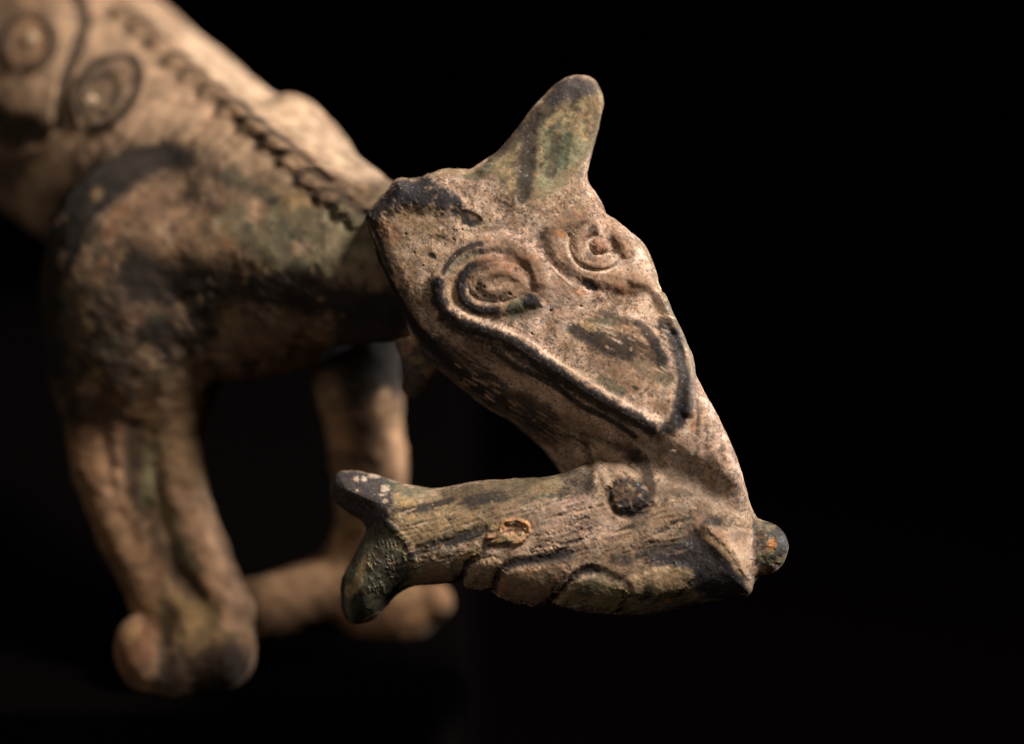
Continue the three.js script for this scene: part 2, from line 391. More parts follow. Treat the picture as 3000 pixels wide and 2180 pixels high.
// ------------------------------------------------------------------ the head
const headPoly = outline(q0(1068, 642, 1090, 700, 1104, 756, 1126, 806, 1154, 866, 1184, 926, 1226, 984, 1264, 1040, 1330, 1112, 1405, 1178, 1490, 1229, 1566, 1292, 1614, 1340, 1655, 1400, 1720, 1500, 1900, 1560, 2080, 1530, 2170, 1462, 2174, 1413, 2157, 1341, 2132, 1282, 2098, 1214, 2064, 1150, 2038, 1098, 2017, 1025,
  1995, 965, 1953, 889, 1927, 829, 1910, 761, 1872, 698, 1813, 655, 1778, 630, 1764, 593, 1718, 545, 1600, 520, 1480, 490, 1414, 486, 1389, 497, 1341, 491, 1283, 497, 1240, 518, 1207, 523, 1159, 524, 1130, 562, 1086, 612), 0);
const earPoly = outline(q0(1698, 218, 1742, 233, 1767, 295, 1760, 346, 1742, 418, 1727, 477, 1718, 535, 1735, 640, 1600, 690, 1480, 610, 1400, 500, 1414, 482, 1469, 433, 1516, 375, 1560, 317, 1618, 255, 1651, 229), -110);
const snoutPoly = outline(q0(1648, 1387, 1605, 1396, 1496, 1405, 1423, 1408, 1343, 1421, 1285, 1432, 1212, 1425, 1150, 1410, 1107, 1396, 1023, 1381, 986, 1388, 965, 1425, 972, 1465, 1019, 1505, 1063, 1534, 1070, 1560, 1056, 1589, 1026, 1647, 1001, 1694, 994, 1760, 1005, 1807, 1030, 1833, 1070, 1829, 1103, 1814, 1132, 1778, 1154, 1753, 1187, 1727,
  1252, 1716, 1332, 1709, 1354, 1697, 1369, 1720, 1438, 1731, 1460, 1745, 1518, 1767, 1595, 1774, 1614, 1770, 1699, 1791, 1805, 1802, 1932, 1800, 2060, 1768, 2145, 1755, 2196, 1738, 2205, 1690, 2206, 1600, 2215, 1525, 2174, 1450, 2100, 1380, 1900, 1330, 1740, 1350), -60);
const nub = chain([[2160, 1612, -50, 92], [2230, 1606, -45, 78]], 20);
const lump = chain([[1215, 1000, -280, 56], [1232, 1080, -290, 46], [1214, 1130, -310, 38]], 30);
const chin = chain([[1330, 960, -190, 120], [1480, 1120, -150, 90]], 20);
function headMid(x, y) {
  const u = clamp(((x - 1400) * 0.646 + (y - 600) * 0.763) / 851, -0.2, 1.25), v = (x - 1400) * 0.763 - (y - 600) * 0.646 + 30;
  const t = (x - 1290) * -0.463 + (y - 945) * 0.886;
  return -150 + 130 * u - 0.00045 * v * v - 0.55 * (Math.sqrt(t * t + 900) + t);
}
const headF = (x, y, z) => slab(headPoly(x, y), Math.abs(z - headMid(x, y)) / 1.25, 105, 58);
const earF = (x, y, z) => slab(earPoly(x, y), Math.abs(z + 70 - (y - 600) * 0.22), 58, 58);
const snoutMid = (x, y) => (x < 1650 ? -160 + (x - 1000) * 0.17 : -50 + (x - 1650) * 0.03) - 0.0006 * Math.max(0, y - 1560) ** 2;
const snoutF = (x, y, z) => slab(snoutPoly(x, y), Math.abs(z - snoutMid(x, y)), 118, 112);
const headField = (x, y, z) => {
  let d = smin(headF(x, y, z), earF(x, y, z), 45);
  d = smin(d, snoutF(x, y, z), 60);
  d = smin(d, nub(x, y, z), 34);
  d = smin(d, chin(x, y, z), 50);
  return smin(d, lump(x, y, z), 30);
};
const head = new Surface(headField, [930, 180, -420], [2350, 1870, 190], 2.5);
const HP = ['head', 'ear', 'ear', 'brow_spiral', 'brow_spiral', 'eye', 'brow_ridge', 'brow_ridge', 'fish', 'tail_lobe', 'tail_lobe', 'knob', 'fin', 'fin', 'fin', 'throat_lump'];
head.paint((i, x, y, z, nx, ny, nz) => {
  const a = earF(x, y, z), b = snoutF(x, y, z), c = headF(x, y, z), d = nub(x, y, z), e = lump(x, y, z), m = Math.min(a, b, c, d, e);
  if (a === m && y < 590) head.part[i] = 1;
  else if (b === m) head.part[i] = x < 1190 + 0.35 * (y - 1560) - Math.abs(y - 1560) * 0.25 ? (y < 1560 ? 9 : 10) : 8;
  else if (d === m) head.part[i] = 11;
  else if (e === m) head.part[i] = 15;
  // earth left in the bronze: pale, with brown and olive mottling and dark pinholes
  const n1 = fbm(x / 150, y / 150, z / 150), n2 = fbm(x / 46, y / 46, z / 46 + 9), n3 = fbm(x / 15 + 5, y / 15, z / 15), n4 = noise(x / 5.2, y / 5.2, z / 5.2), n5 = noise(x / 3.1, y / 3.1 + 40, z / 3.1);
  const col = [0, 0, 0], p = sst(-0.3, 0.3, n1);
  for (let k = 0; k < 3; k++) {
    let v = K.clay[k] + (K.pink[k] - K.clay[k]) * p;
    v += (K.brown[k] - v) * 0.62 * sst(-0.02, 0.4, n2 * 0.8 + n3 * 0.55);
    v += (K.olive[k] - v) * 0.16 * sst(0.05, 0.45, fbm(x / 60 + 20, y / 60, z / 60) + 0.3 * n3);
    v += (K.cream[k] - v) * 0.35 * sst(0.1, 0.5, -n2 + 0.4 * n4);
    if (b === m) v += ([0.2, 0.142, 0.075][k] - v) * 0.5;
    v += (K.umber[k] - v) * 0.75 * sst(0.22, 0.58, n4 * 0.75 + n5 * 0.55 + n2 * 0.4 + n3 * 0.2);
    col[k] = v * (1 + 0.2 * n4 + 0.14 * n5);
  }
  head.col.set(col, 3 * i);
  head.gloss[i] = 0.12 + 0.1 * n3;
});
const H = head, stroke = (p, o) => H.stroke(p, o.r >= 7 ? { ...o, r: o.r * 1.35, h: (o.h ?? 0) * (o.h < 0 ? 0.6 : 0.9) } : o), ell = (p, rx, ry, t, o) => H.ell(p[0], rx, ry, t, o), area = (p, o) => H.area(p, o);
// broad tints
area(q0(1080, 640, 1200, 580, 1330, 650, 1260, 760, 1220, 880, 1150, 800), { col: K.ochre, a: 0.2, mott: 0.7, f: 40, soft: 40 });
area(q0(1420, 480, 1516, 375, 1620, 255, 1760, 240, 1770, 350, 1720, 480, 1640, 560, 1540, 600), { col: [0.115, 0.088, 0.042], a: 0.88, soft: 26, mott: 0.22, f: 20 });
area(q0(1580, 330, 1720, 260, 1720, 420, 1660, 520, 1580, 560), { col: [0.15, 0.15, 0.085], a: 0.6, soft: 20, mott: 0.6, f: 12 });
area(q0(1600, 260, 1745, 230, 1765, 330, 1700, 420, 1640, 330), { col: K.ochre, a: 0.45, soft: 20, mott: 0.6, f: 24 });
area(q0(1430, 470, 1530, 360, 1640, 240, 1640, 300, 1570, 380, 1500, 440), { col: K.umber, a: 0.85, soft: 14, mott: 0.3, f: 18, gloss: 0.35 });
for (let k = 0; k < 110; k++) { const t = rnd(), x = 1480 + 220 * t + 60 * (rnd() - 0.3), y = 560 - 300 * t + 110 * (rnd() - 0.4); ell([[x, y]], 5 + 12 * rnd(), 4 + 9 * rnd(), -1.2 + rnd(), { col: [K.umber, K.green, K.dark, K.ochre][k % 4], a: 0.5, rag: 0.6 }); }
area(q0(1650, 225, 1740, 235, 1755, 270, 1690, 290, 1610, 300), { col: K.purple, a: 0.92, soft: 16, mott: 0.25, gloss: 0.6 });
stroke(q1(1440, 380, 1380, 520, 1370, 700, 1345, 880, 1330, 1040), { r: 19, h: -9, col: K.umber, a: 0.95, gloss: 0.5, mott: 0.15, taper: 0.4 });
stroke(q1(1600, 560, 1580, 700, 1545, 860), { r: 12, h: -5, col: K.umber, a: 0.75, gloss: 0.4, mott: 0.5 });
stroke(q1(1690, 560, 1650, 660, 1640, 780), { r: 12, h: -3, col: K.green, a: 0.85, mott: 0.5 });
stroke(q1(1850, 150, 1900, 300, 1860, 480), { r: 18, col: K.umber, a: 0.55, mott: 0.6 });
stroke(q1(1000, 800, 1150, 680, 1300, 480, 1450, 330), { r: 13, h: 6, col: K.umber, a: 0.6, mott: 0.5 });
// crest between the ears, and the worn left ear
stroke(q1(560, 880, 700, 830, 860, 840, 960, 860), { r: 18, h: 6, col: K.olive, a: 0.6, mott: 0.4 });
stroke(q1(880, 870, 980, 860, 1060, 800), { r: 12, col: K.green, a: 0.7, mott: 0.4 });
area(q1(70, 1190, 120, 1100, 230, 970, 310, 890, 430, 880, 620, 900, 780, 1000, 870, 1090, 840, 1130, 640, 1150, 420, 1130, 260, 1180, 190, 1290, 150, 1360), { col: K.purple, h: 8, soft: 20, rag: 14, gloss: 0.7, mott: 0.36, f: 12, part: 2 });
area(q1(150, 1300, 260, 1190, 440, 1140, 640, 1160, 640, 1260, 420, 1400, 260, 1560, 200, 1450), { part: 2, h: -4, soft: 20, col: K.olive, a: 0.35, mott: 0.5 });
area(q1(740, 1140, 900, 1150, 990, 1210, 960, 1270, 830, 1260), { col: K.dark, a: 0.95, h: -6, soft: 8, rag: 6, gloss: 0.6, mott: 0.1 });
for (let k = 0; k < 40; k++) { const t = rnd(), x = 110 + 740 * t, y = 1130 - 190 * Math.sin(t * 3) + 190 * rnd(); ell(q1(x, y), 4 + 8 * rnd(), 3 + 6 * rnd(), rnd() * 3, { col: [K.ochre, K.umber, K.dark][k % 3], a: 0.5, rag: 0.6, h: 2 * rnd() - 1 }); }
ell(q1(930, 1190), 16, 10, 0.3, { col: K.brown, a: 0.7 });
stroke(q1(80, 1180, 150, 1330, 200, 1480, 260, 1640), { r: 11, h: 3, col: K.dark, a: 0.9, gloss: 0.8 });
ell(q1(250, 1310), 48, 30, 0.7, { col: K.rust, a: 0.5, mott: 0.6, f: 20 });
// plate: raised heart with ridges
const heart = q2(300, 560, 420, 360, 700, 240, 900, 330, 1020, 260, 1150, 110, 1400, 60, 1620, 200, 1800, 420, 1880, 680, 1960, 860, 2030, 1100, 2010, 1330, 1930, 1560, 1800, 1570, 1560, 1430, 1270, 1250, 1000, 1080, 760, 920, 450, 820, 330, 720);
area(heart, { h: 7, soft: 26, rag: 3 });
area(q2(680, 820, 1000, 640, 1300, 640, 1700, 640, 1860, 800, 1930, 1050, 1960, 1300, 1850, 1460, 1500, 1320, 1150, 1080, 850, 890), { h: -6, soft: 40, rag: 3 });
// left spiral
stroke(qL(1790, 800, 1700, 540, 1520, 380, 1290, 285, 1050, 300, 800, 380, 600, 550, 470, 730, 425, 880, 425, 1050, 490, 1230), { r: 18, soft: 14, h: 13, round: 1, part: 3, col: K.brown, a: 0.65, mott: 0.35, f: 16 });
stroke(qL(1700, 560, 1800, 720, 1830, 850, 1800, 930), { r: 18, soft: 16, h: 7, part: 3, col: K.brown, a: 0.6, mott: 0.4, f: 14 });
stroke(qL(1180, 540, 1000, 570, 850, 650, 750, 760, 715, 900, 770, 1080, 950, 1200, 1200, 1210, 1500, 1150, 1690, 1090), { r: 14, h: 10, round: 1, part: 3, col: K.brown, a: 0.65, mott: 0.35, f: 16 });
ell(qL(1240, 830), 92, 58, -0.1, { h: 12, round: 1, part: 3, rag: 0.05 });
area(qL(900, 560, 1200, 480, 1500, 480, 1750, 700, 1780, 960, 1600, 1060, 1350, 1080, 1300, 800, 1100, 640), { col: K.brown, a: 0.6, mott: 0.45, f: 12, soft: 10, part: 3 });
ell(qL(1360, 780), 60, 36, 0.4, { col: K.brown, a: 0.6, mott: 0.45, f: 18, part: 3 });
stroke(qL(480, 700, 540, 580, 700, 410, 900, 320, 990, 300), { r: 7, col: K.dark, a: 0.9, mott: 0.2, gloss: 0.6 });
stroke(qL(560, 700, 650, 570, 780, 470, 950, 420), { r: 8, h: -5, col: K.sage, a: 0.5, mott: 0.3 });
stroke(qL(600, 1120, 580, 900, 680, 660, 860, 510), { r: 8, h: -5, col: K.ochre, a: 0.5, mott: 0.3 });
stroke(qL(1020, 600, 870, 600, 770, 690, 715, 830, 720, 980, 780, 1110, 900, 1195, 1050, 1225, 1190, 1212), { r: 12, col: K.dark, a: 0.97, gloss: 0.7, mott: 0.12, taper: 0.35 });
stroke(qL(1050, 560, 1300, 560, 1520, 520), { r: 20, col: K.rust, a: 0.45, mott: 0.5, f: 14 });
stroke(qL(1440, 1200, 1560, 1130, 1700, 1090), { r: 17, col: K.green, a: 0.85, mott: 0.35, f: 10 });
ell(qL(1690, 1090), 30, 18, 0.2, { col: K.dark, a: 0.95, h: 4, gloss: 0.5, rag: 0.4 });
stroke(qL(1400, 1310, 1550, 1290, 1700, 1260), { r: 12, col: K.green, a: 0.7, mott: 0.5, f: 9 });
stroke(qL(1480, 760, 1300, 690, 1120, 700, 1030, 800, 1070, 930, 1210, 980, 1350, 920), { r: 10, soft: 8, h: 7, part: 3, col: K.brown, a: 0.45, mott: 0.45, f: 10 });
for (const [x, y] of [[930, 930], [1030, 900], [1040, 1020], [1390, 1000]]) ell(qL(x, y), 5, 4, 0.4, { col: K.umber, a: 0.9, h: -3 });
ell(qL(1010, 740), 13, 9, 0.3, { col: K.cream, a: 0.8 });
// right spiral
stroke(qR(1620, 1090, 1300, 1060, 1000, 990, 750, 890, 560, 760, 440, 620, 400, 470, 480, 310, 690, 190, 900, 165, 1110, 230, 1310, 370, 1420, 580), { r: 22, soft: 16, h: 15, round: 1, part: 4, col: K.brown, a: 0.62, mott: 0.4, f: 16 });
stroke(qR(950, 320, 780, 420, 730, 580, 810, 730, 960, 800, 1120, 800, 1270, 720, 1330, 600, 1250, 440), { r: 14, h: 15, round: 1, part: 4, col: K.brown, a: 0.62, mott: 0.4, f: 14 });
ell(qR(1030, 550), 26, 23, 0, { h: 11, round: 1, part: 4, col: K.rust, a: 0.5 });
stroke(qR(600, 430, 585, 600, 680, 790, 850, 890, 1030, 925, 1210, 870, 1340, 740), { r: 6, soft: 5, h: -7, col: K.cream, a: 0.55, mott: 0.35, f: 8 });
stroke(qR(960, 420, 860, 510, 880, 600, 960, 675, 1100, 685, 1240, 650), { r: 6, soft: 5, h: -7, col: K.cream, a: 0.55, mott: 0.35, f: 8 });
stroke(qR(1180, 640, 1240, 720, 1200, 790), { r: 8, h: -3, col: K.cream, a: 0.5, mott: 0.4 });
ell(qR(480, 400), 17, 11, 0.6, { col: K.orange, a: 0.6, mott: 0.3, f: 8 });
ell(qR(930, 330), 16, 10, -0.6, { col: K.umber, a: 0.6 }); ell(qR(900, 720), 20, 12, 0.4, { col: K.umber, a: 0.7 }); ell(qR(770, 170), 11, 10, 0, { col: K.rust, a: 0.55 });
stroke(qR(190, 580, 200, 480, 280, 370), { r: 7, col: K.umber, a: 0.7, mott: 0.2 });
ell(qR(870, 1110), 32, 14, 0.5, { col: K.dark, a: 0.93, h: -5, mott: 0.25, f: 9 });
stroke(qR(360, 860, 430, 940, 530, 1030, 620, 1110), { r: 5, h: 2, col: K.cream, a: 0.5, mott: 0.4, f: 8 });
ell(qR(450, 1120), 36, 30, 0.4, { col: K.brown, a: 0.55, mott: 0.5, f: 12 });
ell(qR(1380, 1170), 44, 26, 0.1, { col: K.rust, a: 0.45, mott: 0.5, f: 14 });
ell(qR(730, 1210), 16, 9, 0.3, { col: K.orange, a: 0.45, mott: 0.4, f: 6 });
// the smudged middle of the plate
area(qP(280, 400, 440, 300, 680, 230, 900, 330, 1010, 350, 1150, 500, 1250, 700, 1330, 900, 1250, 1000, 1000, 1090, 720, 1040, 560, 900, 600, 760, 480, 620, 330, 500), { col: K.brown, a: 0.4, soft: 26, mott: 0.5, f: 26, dir: 0.6 });
stroke(qP(300, 400, 420, 450, 560, 540, 720, 640, 880, 680), { r: 24, col: K.dark, a: 0.9, mott: 0.55, f: 11, dir: 0.6, taper: 0.5, h: 3 });
stroke(qP(560, 500, 760, 570, 940, 620, 1130, 690, 1240, 740), { r: 22, col: K.umber, a: 0.85, mott: 0.55, f: 11, dir: 0.6, taper: 0.4 });
stroke(qP(990, 360, 1090, 450, 1170, 570, 1230, 680, 1240, 780), { r: 12, col: K.dark, a: 0.85, mott: 0.35, f: 9, h: 4 });
stroke(qP(590, 240, 700, 270, 850, 340), { r: 9, col: K.umber, a: 0.75, mott: 0.5, f: 7 }); stroke(qP(440, 340, 600, 330, 740, 340), { r: 10, col: K.green, a: 0.75, mott: 0.5, f: 7 });
stroke(qP(1000, 800, 1150, 880, 1290, 960), { r: 18, col: K.green, a: 0.5, mott: 0.65, f: 9, dir: 0.6 });
stroke(qP(600, 960, 700, 1020, 790, 1090), { r: 13, col: K.green, a: 0.7, mott: 0.5, f: 9 }); stroke(qP(480, 740, 640, 830, 800, 900, 980, 1040), { r: 12, col: K.brown, a: 0.7, mott: 0.5, f: 10, dir: 0.6 });
ell(qP(960, 1050), 12, 6, 0.5, { col: K.dark, a: 0.9 }); ell(qP(1200, 1240), 34, 12, 0.5, { col: K.brown, a: 0.7, mott: 0.4, f: 9 }); ell(qP(460, 390), 28, 14, 0.3, { col: K.ochre, a: 0.6, mott: 0.4 });

// right ridge
stroke(qR(1500, 1040, 1640, 1060, 1740, 1150, 1850, 1350, 1950, 1560, 2040, 1700), { r: 15, h: 12, round: 1, part: 7 });
stroke(qP(1230, 80, 1330, 290, 1430, 500, 1520, 720, 1560, 930, 1560, 1100, 1530, 1290), { r: 15, h: 15, round: 1, part: 7 });
stroke(qP(1180, 130, 1270, 330), { r: 14, col: K.olive, a: 0.7, mott: 0.4 });
stroke(qP(1270, 360, 1370, 480, 1420, 640, 1450, 800, 1480, 960, 1470, 1120, 1440, 1290, 1400, 1420, 1300, 1480), { r: 18, col: K.dark, a: 0.95, mott: 0.2, f: 10, gloss: 0.6 });
stroke(qP(1290, 180, 1420, 430, 1520, 640, 1560, 860, 1570, 1080, 1540, 1240), { r: 13, gloss: 0.95, col: K.umber, a: 0.6, mott: 0.3, f: 9 });
ell(qP(1450, 1300), 26, 44, 0.1, { col: K.dark, a: 0.9, mott: 0.25, gloss: 0.6 }); stroke(qP(1620, 1180, 1630, 1350, 1610, 1540), { r: 6, h: -3, soft: 5, col: K.umber, a: 0.8, mott: 0.45, f: 8 });
ell(qP(1580, 1470), 9, 18, 0.2, { col: K.rust, a: 0.8 });
stroke(q0(1790, 646, 1866, 702, 1903, 764, 1920, 832, 1946, 892, 1988, 968, 2010, 1028, 2024, 1096), { r: 6, soft: 4, gloss: 0.98, col: K.olive, a: 0.7 });
stroke(q0(2056, 1154, 2090, 1216, 2124, 1284, 2149, 1343, 2165, 1413), { r: 5, soft: 4, gloss: 0.8 });
stroke(qR(1560, 1130, 1680, 1180, 1790, 1330, 1880, 1500, 1960, 1640), { r: 12, col: K.brown, a: 0.7, mott: 0.4, f: 9 });
stroke(qP(1160, 60, 1240, 200, 1310, 340), { r: 11, col: K.umber, a: 0.75, mott: 0.5, f: 9 });
// left ridge: the long dark band from the spiral to the tip
const band = q2(310, 530, 315, 620, 355, 720, 450, 800, 600, 855, 760, 910, 900, 985, 1000, 1060, 1130, 1140, 1270, 1232, 1400, 1320, 1560, 1408, 1700, 1480, 1800, 1550);
stroke(band, { r: 19, soft: 15, h: 15, round: 1, part: 6, rag: 3 });
stroke(q2(320, 790, 440, 875, 590, 935, 760, 985, 900, 1075, 1010, 1150, 1150, 1230), { r: 7, soft: 7, h: -9, col: K.deep, a: 0.75, mott: 0.2 });
stroke(band.map(([x, y]) => [x - 1, y + 5]), { r: 17, rag: 10, soft: 7, col: K.dark, a: 0.95, gloss: 0.5, mott: 0.3, f: 9 });
stroke(q2(700, 1000, 850, 1115, 960, 1165, 1150, 1270, 1300, 1385, 1500, 1480, 1660, 1590), { r: 9, h: 7, col: K.dark, a: 0.92, mott: 0.15, gloss: 0.6 });
stroke(q2(1130, 1190, 1300, 1310, 1480, 1420, 1640, 1510), { r: 8, h: -8, col: K.umber, a: 0.8, mott: 0.2 });
stroke(q2(650, 812, 790, 862, 960, 942, 1110, 1055, 1260, 1150, 1410, 1250, 1570, 1340, 1700, 1415), { r: 4, h: -1, col: K.cream, a: 0.55, mott: 0.4, f: 10 });
// cheek below the band
area(q2(60, 540, 200, 830, 280, 900, 560, 1150, 800, 1350, 1000, 1500, 1140, 1640, 1000, 1650, 800, 1490, 590, 1370, 350, 1200, 150, 900, 0, 600), { col: K.umber, a: 0.9, soft: 14, mott: 0.4, f: 16, gloss: 0.3 });
stroke(q2(330, 960, 520, 1130, 760, 1330, 1000, 1520), { r: 34, soft: 20, rag: 14, col: K.dark, a: 0.8, mott: 0.35, f: 16 });
stroke(q0(1080, 668, 1098, 716, 1118, 772, 1144, 824, 1176, 886, 1212, 944, 1256, 1000, 1330, 1080, 1420, 1160), { r: 13, soft: 5, rag: 5, h: -6, col: K.deep, a: 0.97 });  // side wall: its shadow painted by this and the next two strokes
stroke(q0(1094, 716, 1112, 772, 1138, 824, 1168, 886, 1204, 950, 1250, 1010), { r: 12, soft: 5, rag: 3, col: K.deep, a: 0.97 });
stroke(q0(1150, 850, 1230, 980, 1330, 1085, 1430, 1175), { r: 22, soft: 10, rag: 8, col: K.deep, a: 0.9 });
area(q2(480, 900, 650, 960, 820, 1060, 940, 1200, 850, 1240, 650, 1090, 500, 1000), { col: K.umber, a: 0.6, mott: 0.5, f: 18, soft: 16 });
area(q2(640, 1090, 800, 1130, 960, 1220, 1180, 1340, 1330, 1480, 1200, 1470, 960, 1320, 740, 1180), { col: K.clay, a: 0.9, mott: 0.35, f: 18, soft: 18 });
area(q2(880, 1310, 1020, 1350, 1180, 1470, 1260, 1620, 1100, 1640, 960, 1480), { col: K.dark, a: 0.85, mott: 0.3, f: 16, soft: 14, gloss: 0.5 });
area(q2(1150, 1430, 1330, 1480, 1500, 1600, 1400, 1660, 1200, 1600), { col: K.olive, a: 0.55, mott: 0.5, f: 22, soft: 18 });
ell(q2(270, 355), 12, 9, 0.4, { col: K.umber, a: 0.9, h: -4 }); ell(q2(320, 240), 17, 12, 0.2, { col: K.olive, a: 0.7, h: -3, mott: 0.4, f: 6 }); ell(q2(430, 180), 9, 5, 0.2, { col: K.umber, a: 0.5, h: -2 });
for (const [x, y] of [[210, 420], [420, 240], [150, 330], [90, 200], [480, 170], [1090, 730], [1300, 700], [960, 890], [250, 520]]) ell(q2(x, y), 4, 3.4, 0, { col: K.umber, a: 0.8, h: -3 });
// bridge of the snout and the eye
area(q4(720, 380, 1000, 330, 1280, 560, 1420, 700, 1300, 880, 1100, 820, 880, 760, 850, 600), { col: K.cream, a: 0.35, soft: 34, mott: 0.5, f: 30 });
area(q4(480, 340, 640, 360, 720, 480, 560, 560, 430, 420), { col: K.clay, a: 0.7, soft: 20, mott: 0.4 });
area(q4(540, 340, 700, 350, 760, 420, 720, 480, 640, 430), { col: K.dark, a: 0.85, soft: 10, mott: 0.3, f: 10 });
stroke(q4(740, 440, 800, 510, 820, 600, 830, 690), { r: 15, col: K.umber, a: 0.9, mott: 0.2 });
stroke(q4(380, 300, 420, 480, 400, 660), { r: 11, h: -7, col: K.umber, a: 0.65, mott: 0.4 });
stroke(q4(440, 380, 500, 520, 540, 640), { r: 10, h: 5, col: K.clay, a: 0.5, mott: 0.4 });
ell(q4(690, 715), 62, 54, 0.2, { h: 11, round: 1, part: 5, rag: 0.2 });
ell(q4(690, 715), 63, 55, 0.2, { col: K.dark, a: 0.95, gloss: 0.62, soft: 0.14, rag: 0.12, mott: 0.05 });
for (let k = 0; k < 26; k++) { const t = rnd() * 6.28, r = 22 + 46 * rnd(); ell([[1843 + r * Math.cos(t), 1452 + r * 0.85 * Math.sin(t)]], 5 + 10 * rnd(), 4 + 8 * rnd(), t, { h: 5 * rnd() - 2.5, rag: 0.5, soft: 0.5, col: [K.umber, K.dark, K.brown, K.clay][k % 4], a: 0.5 }); }
ell(q4(660, 690), 34, 24, 0.2, { col: K.brown, a: 0.4, mott: 0.45, f: 9 });
stroke(q4(540, 680, 570, 790, 650, 850, 760, 840, 840, 770), { r: 8, h: -8, col: K.dark, a: 0.7, mott: 0.2 });
stroke(q4(260, 560, 330, 600, 400, 660, 320, 720, 250, 700), { r: 24, col: K.dark, a: 0.7, mott: 0.45, f: 14 });
area(q4(0, 560, 220, 600, 230, 700, 330, 720, 0, 800), { col: K.umber, a: 0.5, mott: 0.55, f: 18, soft: 24, dir: -0.5 });
ell(q4(1050, 690), 38, 14, 0.1, { col: K.umber, a: 0.6, mott: 0.6, f: 8 }); ell(q4(990, 410), 10, 7, 0, { col: K.cream, a: 0.9, h: 5 }); 
ell(q4(760, 890), 34, 18, -0.4, { col: K.umber, a: 0.6, mott: 0.5, f: 8 }); ell(q4(1180, 820), 40, 30, 0.2, { col: K.rust, a: 0.3, mott: 0.6, f: 12 });
// lip, nose and knob
area(qN(1000, 430, 1240, 350, 1460, 190, 1590, 210, 1560, 260, 1400, 320, 1420, 420, 1620, 540, 1690, 660, 1800, 800, 1780, 880, 1500, 940, 1250, 820, 1100, 600, 900, 560, 760, 560), { col: K.dark, a: 0.85, soft: 10, mott: 0.22, f: 18, gloss: 0.55 });
area(qN(1100, 430, 1300, 400, 1500, 560, 1620, 700, 1300, 620, 1000, 640), { col: K.olive, a: 0.22, soft: 14, mott: 0.5, f: 14 });
stroke(qN(1420, 320, 1540, 440, 1650, 580, 1720, 680, 1790, 830), { r: 20, h: 9, soft: 16, rag: 3 });
stroke(qN(1400, 320, 1530, 420, 1640, 540, 1720, 660), { r: 15, soft: 12, col: K.ochre, a: 0.35, mott: 0.45, f: 10 });
area(qN(1420, 280, 1640, 300, 1830, 330, 1830, 600, 1800, 740, 1720, 680, 1640, 500, 1520, 400), { col: K.clay, a: 0.75, soft: 10, mott: 0.25, h: 6 });
area(qN(1420, 290, 1600, 310, 1680, 420, 1560, 420), { col: K.rust, a: 0.5, mott: 0.5, f: 12 });
stroke(qN(700, 560, 900, 500, 1150, 420, 1350, 340), { r: 18, h: -9 });
area(qN(740, 740, 1000, 640, 1270, 640, 1300, 720, 1100, 900, 760, 900, 620, 800), { col: K.ochre, a: 0.55, mott: 0.45, f: 22, soft: 14, h: 8 });
area(qN(480, 560, 640, 520, 800, 600, 760, 700, 560, 700), { col: K.brown, a: 0.6, mott: 0.45, f: 18 });
stroke(qN(600, 570, 660, 600, 740, 580), { r: 12, col: K.dark, a: 0.8, mott: 0.4 }); stroke(qN(480, 700, 620, 760, 700, 800, 720, 880), { r: 14, h: -7, col: K.umber, a: 0.85, mott: 0.25 });
area(qN(40, 940, 240, 960, 500, 1040, 800, 1060, 1100, 1030, 1340, 960, 1300, 820, 1000, 880, 760, 860, 520, 820, 320, 760, 160, 820), { col: K.olive, a: 0.75, mott: 0.4, f: 20, soft: 12 });
area(qN(700, 880, 900, 840, 1100, 800, 1250, 850, 1200, 960, 900, 970), { col: K.green, a: 0.7, mott: 0.55, f: 12, soft: 12 });
ell(qN(900, 870), 14, 26, 0.2, { col: K.dark, a: 0.8 }); ell(qN(1070, 930), 16, 8, 0.2, { col: K.orange, a: 0.5, mott: 0.4, f: 6 }); ell(qN(640, 1040), 40, 8, 0.05, { col: K.ochre, a: 0.6, mott: 0.4, f: 8 });
area(qN(40, 950, 90, 860, 240, 680, 330, 610, 470, 640, 480, 690, 330, 720, 220, 800, 140, 900), { col: K.dark, a: 0.95, soft: 8, gloss: 0.6, h: -8, mott: 0.08 });
area(qN(110, 960, 230, 780, 330, 720, 480, 700, 640, 790, 700, 880, 640, 1010, 420, 1020, 220, 980), { part: 14, h: 10, soft: 14, col: K.olive, a: 0.5, mott: 0.5, f: 12 });
ell(qN(380, 830), 46, 22, -0.3, { col: K.green, a: 0.7, mott: 0.5, f: 9, gloss: 0.6 });
area(qN(880, 590, 1060, 480, 1250, 400, 1420, 410, 1600, 560, 1700, 700, 1780, 850, 1500, 930, 1330, 820, 1290, 660, 1010, 640), { col: K.purple, a: 0.9, mott: 0.32, f: 9, soft: 10, gloss: 0.65 });
area(qN(1850, 220, 1920, 210, 2060, 250, 2150, 330, 2170, 460, 2130, 570, 2050, 640, 1880, 620, 1850, 480), { col: [0.022, 0.0225, 0.014], a: 0.93, soft: 10, mott: 0.15, f: 14, gloss: 0.6 });
area(qN(1960, 240, 2100, 260, 2165, 420, 2120, 580, 2040, 640, 2060, 420), { col: K.dark, a: 0.8, soft: 14, mott: 0.35, f: 12, gloss: 0.9 });
for (let k = 0; k < 60; k++) ell(qN(1870 + 280 * rnd(), 230 + 400 * rnd()), 4 + 11 * rnd(), 3 + 8 * rnd(), rnd() * 3, { h: 5 * rnd() - 3, rag: 0.5, soft: 0.5, col: [K.umber, K.green, K.dark, K.olive, K.brown][k % 5], a: 0.55, gloss: rnd() });
ell(qN(2000, 440), 15, 16, 0.2, { col: K.orange, a: 0.45, mott: 0.45, f: 9, rag: 0.5 }); ell(qN(1930, 680), 34, 16, -0.3, { col: K.ochre, a: 0.6, mott: 0.4, f: 10 });
